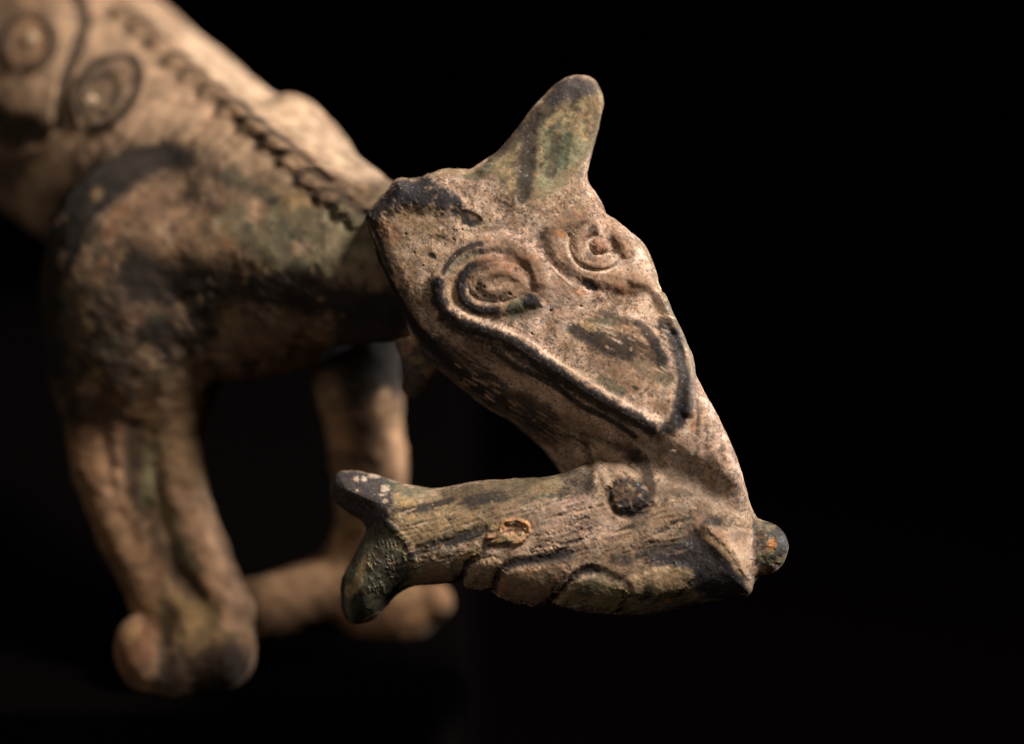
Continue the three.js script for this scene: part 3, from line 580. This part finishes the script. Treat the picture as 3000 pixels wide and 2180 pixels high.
stroke(qN(1850, 230, 1850, 400, 1845, 620), { r: 7, h: -8, col: K.umber, a: 0.6, mott: 0.3 });
// the long snout: streaks, folds, the forked end
area(q3(560, 520, 900, 520, 1300, 440, 1880, 400, 1900, 560, 1500, 760, 1100, 900, 700, 1040, 600, 880, 540, 760), { col: K.olive, a: 0.6, soft: 22, mott: 0.4, f: 24, dir: -0.3 });
area(q3(900, 520, 1300, 440, 1880, 390, 1700, 480, 1500, 600, 1250, 640, 1000, 600), { col: K.umber, a: 0.7, soft: 16, mott: 0.5, f: 18, dir: -0.2 });
stroke(q3(560, 680, 720, 660, 860, 640, 1020, 590), { r: 13, soft: 10, h: -3, col: K.dark, a: 0.9, mott: 0.4, dir: -0.2, f: 9, taper: 0.4 });
stroke(q3(1180, 600, 1300, 570, 1420, 560), { r: 17, col: K.dark, a: 0.75, mott: 0.4, f: 12, dir: -0.2 });
stroke(q3(1470, 710, 1600, 640, 1740, 600, 1860, 560), { r: 15, h: -4, col: K.green, a: 0.85, mott: 0.4, f: 11, dir: -0.4, taper: 0.4 });
area(q3(580, 560, 700, 580, 760, 620, 600, 640), { col: K.ochre, a: 0.6, mott: 0.4, soft: 10 });
area(q3(560, 700, 800, 700, 1150, 650, 1280, 740, 1000, 860, 720, 940, 600, 860), { col: K.ochre, a: 0.45, mott: 0.55, f: 14, soft: 16 });
area(q3(680, 1060, 740, 980, 860, 930, 1100, 860, 1260, 800, 1330, 810, 1290, 890, 1100, 960, 900, 1000, 760, 1060), { col: K.dark, a: 0.92, h: -4, soft: 12, mott: 0.3, f: 9, gloss: 0.4, dir: -0.3 });
stroke(q3(1240, 1000, 1340, 970, 1470, 960), { r: 10, h: -4, col: K.dark, a: 0.85, mott: 0.3 });
area(q3(1320, 830, 1420, 760, 1560, 740, 1660, 800, 1640, 880, 1560, 960, 1470, 930, 1400, 950, 1300, 920), { h: 7, col: K.ochre, a: 0.7, soft: 6, rag: 5, mott: 0.1 });
stroke(q3(1310, 900, 1400, 870, 1440, 770, 1560, 750, 1650, 800, 1630, 880, 1550, 940), { r: 5, h: 4, col: K.orange, a: 0.65, rag: 3, mott: 0.2 });
ell(q3(1530, 830), 30, 17, 0.1, { col: K.rust, a: 0.85, h: -6, rag: 0.4 }); ell(q3(1370, 890), 18, 9, -0.3, { col: K.rust, a: 0.8, rag: 0.4 }); ell(q3(1440, 900), 12, 12, 0, { col: K.olive, a: 0.8 });
area(q3(1060, 1060, 1180, 960, 1250, 970, 1230, 1040, 1100, 1100), { col: K.ochre, a: 0.7, mott: 0.25, soft: 8, h: 5 });
area(q3(1700, 720, 1900, 680, 1960, 760, 1760, 960, 1640, 1020, 1680, 860), { col: K.green, a: 0.55, mott: 0.65, f: 10, dir: -0.7 });
for (let k = 0; k < 90; k++) { const x = 1640 + 500 * rnd(), y = 1010 - 0.55 * (x - 1650) + 260 * (rnd() - 0.4); ell(q3(x, y), 3 + 4 * rnd(), 2 + 2 * rnd(), -0.5, { h: -2, col: K.dark, a: 0.8, rag: 0.5 }); }
area(q3(1180, 700, 1500, 640, 1900, 560, 2000, 700, 1960, 960, 1650, 1040, 1300, 1010, 1500, 960, 1680, 800, 1450, 720), { col: K.clay, a: 0.6, soft: 24, mott: 0.45, f: 12, dir: -0.4 });
area(q4(200, 740, 440, 720, 560, 820, 680, 940, 560, 1010, 300, 1000, 100, 960), { col: K.pink, a: 0.6, soft: 24, mott: 0.35, f: 14 });
stroke(q3(1900, 950, 2000, 930, 2060, 910), { r: 6, col: K.dark, a: 0.8, h: -4 });
area(q3(690, 1060, 860, 1040, 1040, 1060, 1120, 1150, 1060, 1250, 800, 1280, 660, 1270), { col: K.olive, a: 0.6, mott: 0.4, f: 16 }); ell(q3(880, 1200), 34, 20, 0.2, { col: K.rust, a: 0.45, mott: 0.4, f: 12 });
stroke(q3(1050, 1250, 1120, 1200, 1150, 1110, 1230, 1060), { r: 7, h: -9, col: K.dark, a: 0.9, mott: 0.2, f: 8 });
area(q3(1150, 1260, 1160, 1140, 1260, 1080, 1420, 1080, 1390, 1180, 1360, 1310, 1240, 1320), { part: 12, h: 8, soft: 12, col: K.brown, a: 0.4, mott: 0.4 });
stroke(q3(1370, 1330, 1400, 1200, 1470, 1130, 1620, 1090, 1800, 1050, 1980, 1010), { r: 10, soft: 9, h: -8, col: K.dark, a: 0.9, mott: 0.25, f: 9 });
area(q3(1420, 1060, 1700, 1020, 1980, 1000, 2020, 1060, 1980, 1110, 1640, 1120, 1480, 1130), { col: K.dark, a: 0.8, mott: 0.3, f: 12, soft: 10 });
area(q3(1400, 1340, 1420, 1220, 1520, 1140, 1700, 1120, 1980, 1100, 1960, 1180, 1860, 1300, 1780, 1420, 1560, 1420), { part: 13, h: 10, soft: 14, col: K.brown, a: 0.75, mott: 0.3, f: 16 });
ell(q3(1440, 1290), 16, 34, 0.2, { col: K.rust, a: 0.7, mott: 0.3, f: 10 }); ell(q3(1660, 1260), 40, 20, -0.2, { col: K.olive, a: 0.5, mott: 0.5, f: 10 });
area(q3(80, 360, 240, 350, 460, 400, 540, 440, 540, 700, 480, 840, 330, 860, 200, 740, 40, 620, 20, 460), { col: K.purple, a: 0.95, soft: 10, gloss: 0.45, mott: 0.06 });
area(q3(480, 430, 740, 480, 900, 510, 860, 560, 600, 540, 520, 520), { col: K.green, a: 0.7, soft: 10, mott: 0.3 });
area(q3(320, 840, 500, 760, 600, 870, 690, 970, 700, 1060, 680, 1200, 560, 1400, 480, 1560, 200, 1620, 110, 1500, 120, 1250, 260, 960), { col: K.green, a: 0.9, soft: 8, rag: 5, mott: 0.15, f: 16, gloss: 0.4 });
stroke(q3(500, 780, 590, 860, 680, 960, 705, 1060), { r: 9, h: 6, col: K.dark, a: 0.9, mott: 0.25 });
area(q3(420, 780, 560, 900, 640, 1080, 560, 1280, 400, 1060), { col: K.umber, a: 0.6, mott: 0.4, f: 9, dir: 1.1 });
stroke(q3(330, 1080, 290, 1170, 240, 1300, 180, 1330), { r: 14, col: K.ochre, a: 0.7, mott: 0.35, f: 12 });
stroke(q3(150, 1250, 140, 1420, 180, 1560), { r: 15, col: K.deep, a: 0.8, mott: 0.2 }); stroke(q3(280, 1370, 260, 1500, 300, 1580), { r: 18, col: K.dark, a: 0.8, mott: 0.4 });
stroke(q3(330, 1560, 430, 1500, 510, 1420), { r: 8, col: K.rust, a: 0.5, mott: 0.3, h: 3 });
for (const [x, y, a, b] of [[255, 420, 8, 8], [320, 420, 9, 8], [400, 400, 16, 6], [490, 500, 12, 12], [460, 550, 10, 5], [265, 515, 5, 6], [490, 600, 8, 9], [870, 1055, 8, 7]]) ell(q3(x, y), a, b, 0, { col: K.cream, a: 0.6, rag: 0.5, h: 2 });
for (let k = 0; k < 60; k++) { const x = 330 + 330 * rnd(), y = 900 + 420 * rnd(); stroke(q3(x, y, x + 12 - 8 * rnd(), y + 40 * rnd()), { r: 3, h: 2, col: k % 3 ? K.sage : K.dark, a: 0.35, rag: 2.5 }); }
// worn streaks along the fish, and scratches on the plate and muzzle
for (let k = 0; k < 230; k++) {
  const t = rnd(), x = 1120 + 880 * t, y = 1690 - 175 * rnd() - 60 * Math.sin(t * 3), L = 14 + 42 * rnd(), a = -0.28 + 0.2 * (rnd() - 0.5);
  stroke([[x, y], [x + L * Math.cos(a), y + L * Math.sin(a)]], { r: 2.2 + 3.2 * rnd(), soft: 2.5, rag: 3, h: k % 2 ? -1.2 : 1, col: [K.dark, K.umber, K.green, x < 1800 ? K.ochre : K.brown, K.umber, x < 1800 ? K.clay : K.dark][k % 6], a: 0.3 + 0.3 * rnd(), mott: 0.4, f: 6 });
}
for (let k = 0; k < 120; k++) {
  const x = 1560 + 420 * rnd(), y = 920 + 300 * rnd(), L = 10 + 34 * rnd(), a = 0.5 + 0.3 * (rnd() - 0.5);
  if ((x - 1500) * 0.52 + 880 > y + 10 && x < 1960 && (x - 1560) * 0.62 + 900 < y + 260) stroke([[x, y], [x + L * Math.cos(a), y + L * Math.sin(a)]], { r: 1.8 + 2.6 * rnd(), soft: 2, rag: 2, h: -0.8, col: [K.dark, K.brown, K.umber, K.cream][k % 4], a: 0.3 + 0.3 * rnd() });
}
for (let k = 0; k < 150; k++) { const t = rnd(), x = 1330 + 520 * t, y = 1010 + 330 * t + 150 * rnd() * (1 - 0.4 * t), L = 12 + 36 * rnd(), a = 0.56 + 0.3 * (rnd() - 0.5); stroke([[x, y], [x + L * Math.cos(a), y + L * Math.sin(a)]], { r: 2 + 3 * rnd(), soft: 2.5, rag: 3, h: k % 2 ? -1 : 1, col: [K.dark, K.clay, K.umber, K.ochre, K.brown][k % 5], a: 0.3 + 0.35 * rnd() }); }
// the lump behind the head, its shade painted dark
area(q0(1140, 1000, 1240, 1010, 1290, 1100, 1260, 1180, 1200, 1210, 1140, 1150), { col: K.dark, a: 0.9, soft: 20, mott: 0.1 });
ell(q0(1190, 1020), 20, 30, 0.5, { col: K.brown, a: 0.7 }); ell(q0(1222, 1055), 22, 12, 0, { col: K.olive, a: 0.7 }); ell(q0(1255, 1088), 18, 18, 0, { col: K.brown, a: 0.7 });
// casting skin: dents, grain and pinholes
head.paint((i, x, y, z) => {
  const a1 = noise(x / 9, y / 9, z / 9), a2 = noise(x / 4.6 + 11, y / 4.6, z / 4.6), a3 = noise(x / 3 + 31, y / 3, z / 3), a4 = noise(x / 24, y / 24 + 8, z / 24);
  const m = Math.exp(0.34 * a1 + 0.3 * a2 + 0.26 * a3 + 0.2 * a4 + 0.2 * fbm(x / 60, y / 60 + 5, z / 60) - 0.03), warm = 0.1 * noise(x / 12 + 70, y / 12, z / 12) + 0.08 * a3, dk = sst(0.5, 0.8, a2 * 0.7 + a3 * 0.6 + a4 * 0.3);
  for (let k = 0; k < 3; k++) { let v = H.col[3 * i + k] * m * (1 + warm * (1 - k)); v += (K.umber[k] * 0.7 - v) * dk * 0.7; H.col[3 * i + k] = Math.min(0.7, v); }
  const br = fbm(x / 34 + 60, y / 34, z / 34) * 0.9 + 0.34 * a1 + 0.3 * a2 + 0.16 * a3, cov = sst(0.16, 0.34, br) * 0.5, sp = sst(0.42, 0.56, fbm(x / 70, y / 70 + 90, z / 70) * 0.8 + 0.5 * a2 + 0.3 * a3) * 0.42;
  for (let k = 0; k < 3; k++) { const v = H.col[3 * i + k]; H.col[3 * i + k] = v + (Math.min(v, K.brown[k] * 0.8) - v) * cov; H.col[3 * i + k] += (Math.min(v, K.umber[k]) - H.col[3 * i + k]) * sp; }
  if (H.gloss[i] > 0.35 && a2 + a3 * 0.6 > 0.88) { H.gloss[i] = 0.9; for (let k = 0; k < 3; k++) H.col[3 * i + k] = 0.1; }   // worn specks in the bare bronze, painted bright as glints
  const g = H.gloss[i], n = fbm(x / 42, y / 42, z / 42) * 3.4 + fbm(x / 13, y / 13, z / 13) * 1.2;
  const fine = noise(x / 5.2, y / 5.2, z / 5.2) * 0.75 + noise(x / 3.1, y / 3.1 + 40, z / 3.1) * 0.35;
  H.lift[i] += n - Math.abs(fine) * (0.4 + 0.6 * g) + 0.2;
});
const headMeshes = H.finish(HP, patina);

// ------------------------------------------------------------------ the body behind it
const DARKB = [0.013, 0.0085, 0.0055];
const torso = chain([[-800, -300, -2300, 470], [-330, -60, -2000, 430], [115, 215, -1560, 392], [428, 457, -1180, 368], [776, 632, -720, 308], [1110, 755, -400, 205], [1300, 800, -230, 150]], 40);
const shoulder = egg(P(430, 835, -720), 325, 405, 300, 0.1), chest = egg(P(720, 930, -660), 420, 185, 230, -0.12), breast = egg(P(350, 1060, -740), 210, 190, 220);
const neck = chain([[520, 780, -740, 300], [860, 790, -520, 235], [1180, 830, -290, 170]], 30);
const legA = chain([[275, 1130, -700, 105], [290, 1380, -690, 80], [370, 1580, -690, 78], [470, 1760, -690, 88], [560, 1900, -690, 110]], 20);
const legB = chain([[490, 1120, -680, 150], [500, 1300, -670, 92], [530, 1450, -660, 78], [590, 1620, -660, 82], [660, 1790, -650, 82], [640, 1905, -670, 105]], 20);
const legM = chain([[390, 1130, -720, 170], [395, 1400, -715, 118], [470, 1620, -712, 104], [565, 1800, -690, 118]], 20);
const pawN = egg(P(610, 1918, -650), 135, 120, 150, -0.1), toeN = egg(P(412, 1925, -640), 76, 122, 110, -0.3);
const toeM = egg(P(520, 1990, -600), 60, 75, 80);
const legF = chain([[1030, 980, -800, 150], [1055, 1160, -880, 118], [1080, 1350, -960, 106], [1095, 1560, -1030, 106], [1100, 1760, -1090, 105]], 30);
const footF = chain([[1090, 1800, -1060, 95], [1180, 1800, -1040, 92], [1270, 1765, -1000, 58]], 30);
const barF = chain([[1080, 1650, -1060, 110], [940, 1730, -1060, 92], [760, 1795, -1000, 98], [560, 1850, -880, 95]], 30);
const rear = chain([[-520, 100, -2100, 380], [-560, 700, -2050, 210], [-640, 1100, -2000, 130], [-560, 1380, -1950, 115], [-480, 1440, -1880, 110]], 50);
const hump = egg(P(900, 372, -700), 120, 60, 100, 0.85);
const bodyField = (x, y, z) => {
  let d = smin(torso(x, y, z), hump(x, y, z), 70);
  d = smin(d, rear(x, y, z), 120);
  d = smin(d, shoulder(x, y, z), 45);
  d = smin(d, neck(x, y, z), 40);
  d = smin(d, chest(x, y, z), 45);
  d = smin(d, breast(x, y, z), 80);
  let l = smin(smin(legA(x, y, z), legB(x, y, z), 26), legM(x, y, z), 14);
  l = smin(l, pawN(x, y, z), 40); l = smin(l, toeN(x, y, z), 36); l = smin(l, toeM(x, y, z), 60);
  d = smin(d, l, 60);
  let m = smin(legF(x, y, z), footF(x, y, z), 40); m = smin(m, barF(x, y, z), 60);
  return smin(d, m, 50);
};
const body = new Surface(bodyField, [-1420, -1000, -2950], [1420, 2190, -60], 7.5);
const BP = ['body', 'leg', 'toe', 'toe', 'leg', 'foot', 'flank_spiral', 'flank_spiral', 'leg'];
const tuft0 = BP.length; for (let k = 0; k < 14; k++) BP.push('mane_tuft');
body.paint((i, x, y, z, nx, ny, nz) => {
  const l = Math.min(legA(x, y, z), legB(x, y, z), pawN(x, y, z), toeM(x, y, z)), t = toeN(x, y, z), f = Math.min(legF(x, y, z), barF(x, y, z)), ff = footF(x, y, z), r = rear(x, y, z);
  const d = Math.min(torso(x, y, z), shoulder(x, y, z), chest(x, y, z), breast(x, y, z), neck(x, y, z)), m = Math.min(l, t, f, ff, d, r);
  if (m === t) body.part[i] = 2; else if (m === l && y > 1180) body.part[i] = 1; else if (m === ff && y > 1600) body.part[i] = 5; else if (m === f && y > 1120) body.part[i] = 4; else if (m === r && y > 700 && x < -200) body.part[i] = 8;
  const n1 = fbm(x / 170, y / 170, z / 170), n2 = fbm(x / 60, y / 60, z / 60), n3 = noise(x / 20, y / 20, z / 20);
  const col = [0, 0, 0];
  for (let k = 0; k < 3; k++) {
    let v = K.clay[k] * 0.66;
    v += (K.brown[k] * 0.8 - v) * 0.7 * sst(-0.05, 0.35, n1 + 0.5 * n2);
    v += (K.olive[k] - v) * 0.35 * sst(0, 0.4, fbm(x / 110 + 40, y / 110, z / 110));
    v += (K.umber[k] - v) * 0.4 * sst(0.25, 0.6, n2 + 0.4 * n3);
    col[k] = v * (1 + 0.15 * n3);
  }
  body.col.set(col, 3 * i); body.gloss[i] = 0.15;
});
{
  const st = (p, o) => body.stroke(p, o), el = (p, rx, ry, t, o) => body.ell(p[0], rx, ry, t, o), ar = (p, o) => body.area(p, o), big = { soft: 30, rag: 18, grain: 60 };
  // earth on the flank and back, the lit strip of the back painted paler
  ar(qd(0, 0, 400, -20, 560, 100, 860, 400, 700, 420, 560, 360, 430, 320, 300, 310, 180, 340, 60, 420, 40, 500, -20, 430), { ...big, col: [0.36, 0.24, 0.165], a: 0.85, mott: 0.15, f: 90 });
  ar(qd(390, -10, 470, 30, 620, 180, 760, 300, 850, 400, 800, 420, 700, 340, 560, 240, 400, 100), { ...big, soft: 14, col: K.cream, a: 0.55, mott: 0.08, f: 60 });
  // spirals of the flank
  st(qT(420, -40, 480, 60, 460, 220, 390, 400, 340, 560, 330, 720), { r: 22, h: -16, col: K.umber, a: 0.9, mott: 0.1 });
  el(qT(170, 250), 84, 100, 0.3, { h: 14, col: K.brown, a: 0.8, part: 6, soft: 0.3, rag: 0.15 });
  el(qT(150, 60), 80, 50, 0, { col: K.brown, a: 0.6 }); el(qT(30, 60), 60, 60, 0, { col: K.umber, a: 0.55 });
  st(qT(60, 380, 20, 240, 100, 110, 220, 90, 310, 190, 290, 320, 190, 390), { r: 20, h: 12, col: K.umber, a: 0.75, part: 6 });
  el(qT(180, 225), 19, 16, -0.4, { h: 12, col: K.cream, a: 0.95, part: 6 });
  el(qT(600, 540), 95, 125, 0.45, { h: 10, col: K.umber, a: 0.6, mott: 0.2, f: 30, part: 7, rag: 0.12 });
  st(qT(440, 720, 420, 560, 520, 400, 660, 330, 780, 350, 810, 460, 760, 600, 660, 700, 540, 740), { r: 17, h: 14, col: K.umber, a: 0.9, part: 7 });
  st(qT(480, 640, 480, 520, 590, 430, 680, 440, 690, 540, 610, 640), { r: 14, h: 9, col: K.umber, a: 0.65, part: 7 });
  el(qT(530, 580), 16, 16, 0, { col: K.cream, a: 0.95, h: 8, part: 7 }); el(qT(600, 620), 16, 14, 0, { col: K.clay, a: 0.7 }); el(qT(700, 440), 22, 26, 0, { col: K.brown, a: 0.5 });
  ar(qT(-60, 580, 120, 660, 260, 720, 300, 800, 180, 860, 60, 880, -60, 800), { ...big, soft: 14, h: -22, col: DARKB, a: 0.9 });
  ar(qT(-60, 900, 200, 880, 250, 900, 160, 1020, 90, 1150, -60, 1000), { ...big, soft: 20, col: K.umber, a: 0.8 });
  ar(qT(120, 1040, 250, 950, 420, 860, 330, 1000, 230, 1100, 180, 1280, 130, 1300), { ...big, soft: 16, col: K.clay, a: 0.85 });
  // spine edge and its tufts
  st(qd(250, -40, 330, 50, 400, 118, 470, 180, 540, 248, 610, 308, 680, 346, 740, 382, 800, 412), { r: 34, h: 22, round: 1, rag: 4 });
  const tufts = [[690, 60, 0.55], [790, 140, 0.6], [900, 230, 0.6], [1000, 335, 0.65], [1100, 420, 0.7], [1210, 510, 0.7], [1330, 610, 0.85], [1450, 710, 0.8], [1570, 800, 0.8], [1680, 900, 0.8], [1780, 1010, 0.8], [1890, 1110, 0.8], [1990, 1190, 0.8], [2080, 1262, 0.75]];
  st(qT(600, -20, 740, 90, 860, 190, 960, 280, 1060, 370, 1170, 460, 1290, 555, 1400, 650, 1520, 750, 1630, 850, 1740, 950, 1850, 1060, 2000, 1190), { r: 40, soft: 26, h: 9, rag: 0 });
  tufts.forEach(([x, y, s], k) => {
    s *= 1.2; const w = 125 * s, o = { part: tuft0 + k };
    el(qT(x, y + 22), 55 * s, 26 * s, 0.5, { ...o, h: 9, col: K.brown, a: 0.5 });
    st(qT(x - w * 0.75, y + 60 * s, x - w * 0.4, y - 8 * s, x + w * 0.25, y - 18 * s, x + w * 0.95, y + 46 * s), { ...o, r: 13 * s + 4, soft: 12, rag: 2, h: -9, col: [0.05, 0.031, 0.018], a: 0.92, taper: 0.25 });
    st(qT(x - w * 0.75, y + 60 * s, x - w * 0.5, y + 95 * s), { r: 10 * s, h: -3, soft: 9, col: K.brown, a: 0.6 });
  });
  // shoulder, throat and chest: bare bronze, some light and shade painted in
  ar(qd(60, 620, 90, 470, 190, 360, 300, 310, 420, 325, 440, 370, 330, 400, 240, 470, 180, 560, 130, 700, 160, 880, 80, 800), { ...big, soft: 24, col: DARKB, a: 0.95, gloss: 0.04, mott: 0.08, f: 80 });
  ar(qd(180, 560, 260, 440, 420, 400, 560, 470, 640, 560, 520, 640, 360, 620, 220, 640), { ...big, col: K.brown, a: 0.75, mott: 0.2, f: 50 });
  ar(qd(460, 480, 600, 440, 760, 460, 830, 500, 820, 600, 700, 620, 560, 580), { ...big, col: K.sage, a: 0.5, mott: 0.5, f: 50 });
  el(qd(520, 395), 60, 30, 0.3, { col: K.green, a: 0.7, mott: 0.3, f: 30 }); el(qd(590, 440), 70, 30, 0.5, { col: K.green, a: 0.55, mott: 0.4, f: 30 });
  st(qd(330, 740, 420, 760, 460, 700), { r: 60, soft: 22, col: DARKB, a: 0.85, mott: 0.25, f: 60 });
  ar(qd(100, 640, 220, 640, 290, 760, 300, 900, 240, 960, 160, 960, 120, 800), { ...big, col: K.umber, a: 0.7, mott: 0.3, f: 70 });
  ar(qd(480, 780, 620, 740, 730, 740, 740, 790, 600, 850, 440, 860, 400, 840), { ...big, col: [0.32, 0.2, 0.12], a: 0.85, mott: 0.25, f: 60 });
  ar(qd(760, 700, 880, 640, 880, 880, 780, 900, 740, 820), { ...big, col: DARKB, a: 0.9 });
  ar(qd(40, 560, 80, 520, 120, 700, 180, 960, 120, 940, 70, 760), { ...big, col: DARKB, a: 0.7 });
  st(qd(368, 650, 395, 690, 430, 740), { r: 8, soft: 6, col: K.pink, a: 0.4, rag: 5 });
  for (let k = 0; k < 120; k++) { const x = 110 + 560 * rnd(), y = 400 + 480 * rnd(); el(qd(x, y), 12 + 30 * rnd(), 10 + 22 * rnd(), rnd() * 3, { col: [K.clay, DARKB, K.ochre, K.umber, K.pink, DARKB, K.rust, K.green][k % 8], a: 0.35 + 0.3 * rnd(), rag: 0.5 }); }
  st(qd(290, 610, 400, 630, 520, 640, 640, 650, 760, 670, 860, 690), { r: 74, soft: 44, h: -10, rag: 26, col: DARKB, a: 0.93, gloss: 0.15, mott: 0.3, f: 40 });  // dark patina, with the shade of the hollow painted in
  for (let k = 0; k < 26; k++) el(qd(280 + 520 * rnd(), 590 + 190 * rnd()), 5 + 9 * rnd(), 5 + 7 * rnd(), 0, { col: [K.brown, K.sage, K.ochre][k % 3], a: 0.5, rag: 0.4 });
  el(q0(1085, 1060), 130, 90, 0.2, { col: DARKB, a: 0.92, soft: 0.5, rag: 0.3 });  // painted shade that mutes the edge lamp on the far leg top
  // legs
  ar(qG(140, 180, 260, 160, 420, 180, 440, 500, 600, 900, 640, 1200, 520, 1100, 300, 720, 220, 440), { ...big, col: K.brown, a: 0.75, mott: 0.2, f: 60 });
  st(qG(350, 220, 390, 380, 380, 480), { r: 34, soft: 22, col: K.pink, a: 0.75, mott: 0.2, f: 40 }); st(qG(330, 560, 440, 680, 520, 840), { r: 30, soft: 22, col: K.clay, a: 0.5, mott: 0.3, f: 40 });  // pink stroke: lit stripe painted on the near leg
  st(qG(460, 180, 465, 330, 470, 470, 540, 600, 620, 760, 700, 900, 760, 970), { r: 30, h: -15, soft: 24, col: K.umber, a: 0.75, mott: 0.15, f: 50 });
  st(qG(560, 250, 540, 380, 530, 500), { r: 24, soft: 16, col: K.sage, a: 0.85 }); st(qG(620, 540, 660, 680, 720, 800), { r: 26, soft: 16, col: K.sage, a: 0.65, mott: 0.2, f: 40 });
  st(qG(700, 520, 790, 660, 860, 820, 950, 980), { r: 40, soft: 26, col: K.pink, a: 0.75, mott: 0.15, f: 50 });  // lit right side of the near leg, painted in
  ar(qG(560, 960, 860, 980, 1000, 1080, 940, 1180, 700, 1200, 580, 1100), { ...big, col: K.olive, a: 0.8, mott: 0.15, f: 70 });
  el(qG(940, 1040), 40, 52, 0.4, { col: K.pink, a: 0.7 }); el(qG(900, 1220), 60, 46, 0, { col: K.brown, a: 0.6 }); el(qG(470, 1210), 60, 80, 0.3, { col: K.rust, a: 0.7 }); el(qG(430, 1120), 50, 40, 0.3, { col: K.olive, a: 0.6 }); el(qG(520, 1260), 60, 90, 0.3, { col: K.umber, a: 0.5 });
  ar(qG(600, 1240, 960, 1200, 1000, 1340, 760, 1450, 600, 1420), { ...big, col: K.umber, a: 0.8 });
  st(qG(640, 1040, 600, 1180, 640, 1380), { r: 24, soft: 22, h: -6, col: K.umber, a: 0.6 });
  st(qG(1490, 0, 1545, 160, 1580, 330), { r: 36, soft: 30, col: K.umber, a: 0.75 }); st(qG(1640, 30, 1690, 200, 1730, 380), { r: 30, soft: 16, col: K.clay, a: 0.8 });  // far leg: shaded left side and lit right edge painted in
  ar(qG(1080, 880, 1300, 780, 1450, 720, 1480, 900, 1300, 1000, 1080, 1060), { ...big, col: K.clay, a: 0.8, mott: 0.3, f: 60 }); 
  el(qG(1900, 970), 42, 46, 0, { col: K.brown, a: 0.5 }); ar(qG(1440, 1060, 1700, 1000, 1850, 1040, 1960, 960, 1960, 1040, 1780, 1160, 1480, 1200), { ...big, col: K.brown, a: 0.7 });
}
// painted shade: lower parts darker, back kept pale, far limbs lifted
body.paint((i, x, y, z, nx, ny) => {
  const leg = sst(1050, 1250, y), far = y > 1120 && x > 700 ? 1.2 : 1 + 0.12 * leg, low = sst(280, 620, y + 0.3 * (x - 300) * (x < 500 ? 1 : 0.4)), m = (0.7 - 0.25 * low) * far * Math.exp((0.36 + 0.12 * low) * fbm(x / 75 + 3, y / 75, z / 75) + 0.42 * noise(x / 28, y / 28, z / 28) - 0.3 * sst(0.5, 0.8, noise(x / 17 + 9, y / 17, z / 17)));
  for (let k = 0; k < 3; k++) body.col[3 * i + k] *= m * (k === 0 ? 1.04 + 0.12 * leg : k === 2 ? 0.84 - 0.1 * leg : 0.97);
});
body.paint((i, x, y, z) => { body.lift[i] += fbm(x / 90, y / 90, z / 90) * 6 + fbm(x / 30, y / 30, z / 30) * 4; });
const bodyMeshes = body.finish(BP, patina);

// ------------------------------------------------------------------ assemble: thing > part > sub-part
const beast = new THREE.Group(); beast.name = 'bronze_figurine';
beast.userData = { label: 'earth-crusted bronze beast figurine with spiral brows and a forked fish-like piece at its jaws', category: 'figurine' };
const base = new THREE.Vector3(toWorld(800, 1900, -900).x, groundY, toWorld(800, 1900, -900).z);
beast.position.copy(base); scene.add(beast);
const shifted = new Set();
const place = (m, parent) => { if (!m) return; if (!shifted.has(m.geometry)) { m.geometry.translate(-base.x, -base.y, -base.z); shifted.add(m.geometry); } parent.add(m); };
const [mHead, ...restH] = headMeshes, mSnout = headMeshes[8];
place(mHead, beast); place(mSnout, beast);
restH.forEach((m, k) => { const id = k + 1; if (!m || id === 8) return; place(m, (id >= 9 && id <= 14) || id === 5 ? mSnout : mHead); });
const mBody = bodyMeshes[0]; place(mBody, beast);
bodyMeshes.forEach((m, k) => {
  if (!m || k === 0) return;
  place(m, k === 1 || k === 4 || k === 8 ? beast : k === 2 || k === 3 ? bodyMeshes[1] : k === 5 ? bodyMeshes[4] : mBody);
});
headMeshes[1].userData.label = 'upright pointed ear with a dark groove'; headMeshes[2].userData.label = 'worn dark left ear'; headMeshes[5].userData.label = 'round dark eye boss';
renderer.render(scene, camera);
